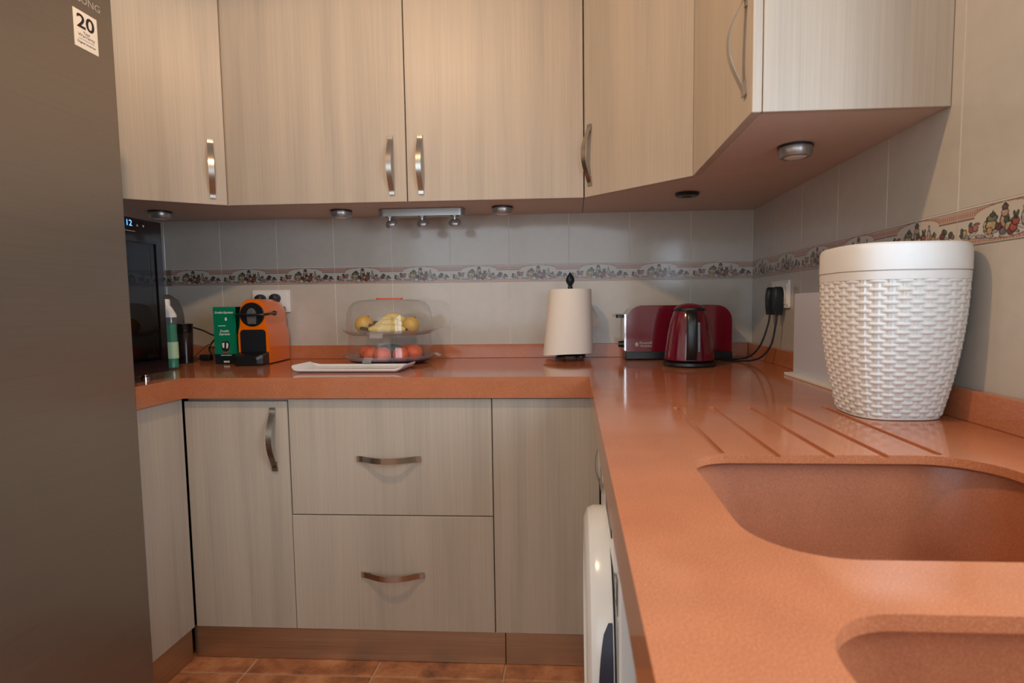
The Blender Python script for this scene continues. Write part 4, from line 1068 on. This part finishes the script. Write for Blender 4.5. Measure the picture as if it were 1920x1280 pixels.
# ------------------------------------------------------------------ kettle
M = T(KB.x, KB.y, H) @ RZ(-0.12)
t = thing('kettle', 'burgundy cordless kettle on a black round base in front of the toaster', 'kettle', M)
part('power_base', lathe([(0, 0.0005), (0.088, 0.0005), (0.092, 0.006), (0.090, 0.015), (0.080, 0.018), (0, 0.018)], 56), BLACK, t, M)
part('body', lathe([(0, 0.020), (0.082, 0.020), (0.086, 0.024), (0.086, 0.030), (0.082, 0.060), (0.075, 0.110), (0.066, 0.155), (0.056, 0.188), (0.051, 0.196), (0, 0.196)], 56), RED, t, M)
part('collar', lathe([(0.0535, 0.192), (0.0545, 0.196), (0.0535, 0.202), (0.050, 0.204), (0.050, 0.196)], 48), BLACK, t, M)
part('lid', lathe([(0.050, 0.203), (0.046, 0.209), (0.032, 0.216), (0.012, 0.220), (0, 0.2205)], 48), RED, t, M)
part('spout', prism([(-0.022, 0.0), (0.022, 0.0), (0.006, -0.05), (-0.006, -0.05)], 0.0, 0.030, 0.004, 2), RED, t, M @ T(0, 0.046, 0.195) @ RX(-0.35))
def handle_strip():
    bm = bmesh.new(); path = spline([(0, -0.050, 0.188), (0, -0.084, 0.190), (0, -0.104, 0.168), (0, -0.112, 0.120), (0, -0.110, 0.070), (0, -0.098, 0.036), (0, -0.080, 0.030)], 7)
    prev = None
    for i, p in enumerate(path):
        d = (path[min(i + 1, len(path) - 1)] - path[max(i - 1, 0)]).normalized(); s = Vector((1, 0, 0)); n = s.cross(d)
        ring = [bm.verts.new(p + s * (0.0175 * math.copysign(abs(math.cos(a)) ** 0.6, math.cos(a))) + n * (0.008 * math.copysign(abs(math.sin(a)) ** 0.6, math.sin(a)))) for a in [2 * PI * k / 16 for k in range(16)]]
        if prev:
            for k in range(16): bm.faces.new((prev[k], prev[(k + 1) % 16], ring[(k + 1) % 16], ring[k]))
        else: bm.faces.new(ring[::-1])
        prev = ring
    bm.faces.new(prev); return bm
part('handle', handle_strip(), BLACK, t, M, 0.8)
part('water_window', prismz([(-0.004, 0), (0.004, 0), (0.004, 0.003), (-0.004, 0.003)], 0.0, 0.10), SMOKE, t, M @ T(0.026, -0.084, 0.055) @ RX(-0.14))
part('handle_foot', prism(rrect(-0.016, 0.016, 0.024, 0.036, 0.004, 3), -0.101, -0.078, 0.002, 1), BLACK, t, M)

# ------------------------------------------------------------------ white board and the green strip behind it
BOARDM = mat('cool_tinted_white_plastic', hexc(196, 199, 210), 0.35)  # white board; bluish shade put into its colour as a cool tint
M = T(-0.066, -0.83, H)
t = thing('display_board', 'plain white upright board on a low foot left of the wicker bin', 'board', M)
part('upright', boxm((-0.0045, -0.19, 0.008), (0.0045, 0.19, 0.245), 0.001, 1), BOARDM, t, M)
part('foot', boxm((-0.030, -0.194, 0.0), (0.030, 0.194, 0.009), 0.0015, 1), WHITE, t, M)
M = T(-0.036, -0.765, H)
t = thing('green_scraper', 'bright green plastic tip showing above the white board', 'utensil', M)
part('blade', boxm((-0.003, -0.013, 0.20), (0.003, 0.013, 0.285), 0.002, 1), GREENT, t, M)
part('stick', boxm((-0.0028, -0.006, 0.0), (0.0028, 0.006, 0.20), 0.001, 1), WHITE, t, M)

# ------------------------------------------------------------------ white wicker-look bin
M = T(-0.120, -1.250, H)
t = thing('wicker_bin', 'ivory wicker-look plastic bin with a smooth lid on the drainer', 'bin', M)
def sq(a, n=3.0):
    c, s = math.cos(a), math.sin(a)
    return math.copysign(abs(c) ** (2 / n), c), math.copysign(abs(s) ** (2 / n), s)
ZL = 0.262           # foot of the lid
def bin_r(z):
    s = z / ZL
    return 0.0765 + 0.0335 * (1 - (1 - min(1, s)) ** 1.9)
def weave():
    NU, NV = 408, 270; COLS, ROWS = 34, 33
    # equal arc length parameter round the superellipse
    raw = [sq(2 * PI * k / 2000) for k in range(2001)]
    acc = [0.0]
    for a, b in zip(raw[:-1], raw[1:]): acc.append(acc[-1] + math.hypot(b[0] - a[0], b[1] - a[1]))
    ring, k = [], 0
    for i in range(NU):
        s = acc[-1] * i / NU
        while acc[k + 1] < s: k += 1
        f = (s - acc[k]) / max(1e-9, acc[k + 1] - acc[k])
        p = (raw[k][0] + (raw[k + 1][0] - raw[k][0]) * f, raw[k][1] + (raw[k + 1][1] - raw[k][1]) * f)
        ring.append(p)
    nrm = []
    for i in range(NU):
        a, b = ring[i - 1], ring[(i + 1) % NU]; dx, dy = b[0] - a[0], b[1] - a[1]; L = math.hypot(dx, dy) or 1
        nrm.append((dy / L, -dx / L))
    vs, fs = [], []
    z0, z1 = 0.006, ZL - 0.003
    for j in range(NV + 1):
        z = z0 + (z1 - z0) * j / NV
        rowf = (z - z0) / (z1 - z0) * ROWS; row = int(rowf); fv = rowf - row - 0.5
        R = bin_r(z)
        for i in range(NU):
            u = i / NU * COLS
            # a strand of this row passes over the columns of its own parity
            best = 0.0
            c = round(u)
            for cc in (c - 1, c, c + 1):
                if (cc + row) % 2 == 0:
                    du = abs(u - cc)
                    if du < 0.64 and abs(fv) < 0.45:
                        best = max(best, math.sqrt(max(0, 1 - (du / 0.64) ** 4)) * (0.72 + 0.28 * math.cos(du * 2.2)) * (1 - (abs(fv) / 0.45) ** 2.5) ** 0.5)
            d = 0.0046 * best
            du = abs(u - c)                       # paired upright ribs
            rib = max(0, 1 - ((du - 0.095) / 0.08) ** 2) if du < 0.18 else 0
            d = max(d, 0.0040 * math.sqrt(rib))
            x, y = ring[i]; nx, ny = nrm[i]
            vs.append((x * R + nx * d, y * R + ny * d, z))
    for j in range(NV):
        for i in range(NU):
            a = j * NU + i; b = j * NU + (i + 1) % NU
            fs.append((a, b, b + NU, a + NU))
    me = bpy.data.meshes.new('woven_body'); me.from_pydata(vs, [], fs)
    me.polygons.foreach_set('use_smooth', [True] * len(fs))
    me.materials.append(BINW)
    return me
part('woven_body', weave(), BINW, t, M)
def sqloft(steps, cap0=True, cap1=True, N=96):
    bm = bmesh.new(); rs = []
    for r, z in steps: rs.append([bm.verts.new((sq(2 * PI * i / N)[0] * r, sq(2 * PI * i / N)[1] * r, z)) for i in range(N)])
    for a, b in zip(rs[:-1], rs[1:]):
        for i in range(N): bm.faces.new((a[i], a[(i + 1) % N], b[(i + 1) % N], b[i]))
    if cap0: bm.faces.new(rs[0][::-1])
    if cap1: bm.faces.new(rs[-1])
    return bm
part('foot_rim', sqloft([(0.074, 0.0004), (0.0785, 0.0015), (0.0790, 0.0075), (0.076, 0.0085)]), BINW, t, M)
part('collar', sqloft([(0.1095, ZL - 0.006), (0.1140, ZL - 0.004), (0.1145, ZL + 0.010), (0.112, ZL + 0.0115)]), BINW, t, M)
part('lid', sqloft([(0.1135, ZL + 0.0118), (0.1150, ZL + 0.013), (0.1148, ZL + 0.050), (0.1125, ZL + 0.058), (0.107, ZL + 0.0615)]), BINW, t, M, 0.5)
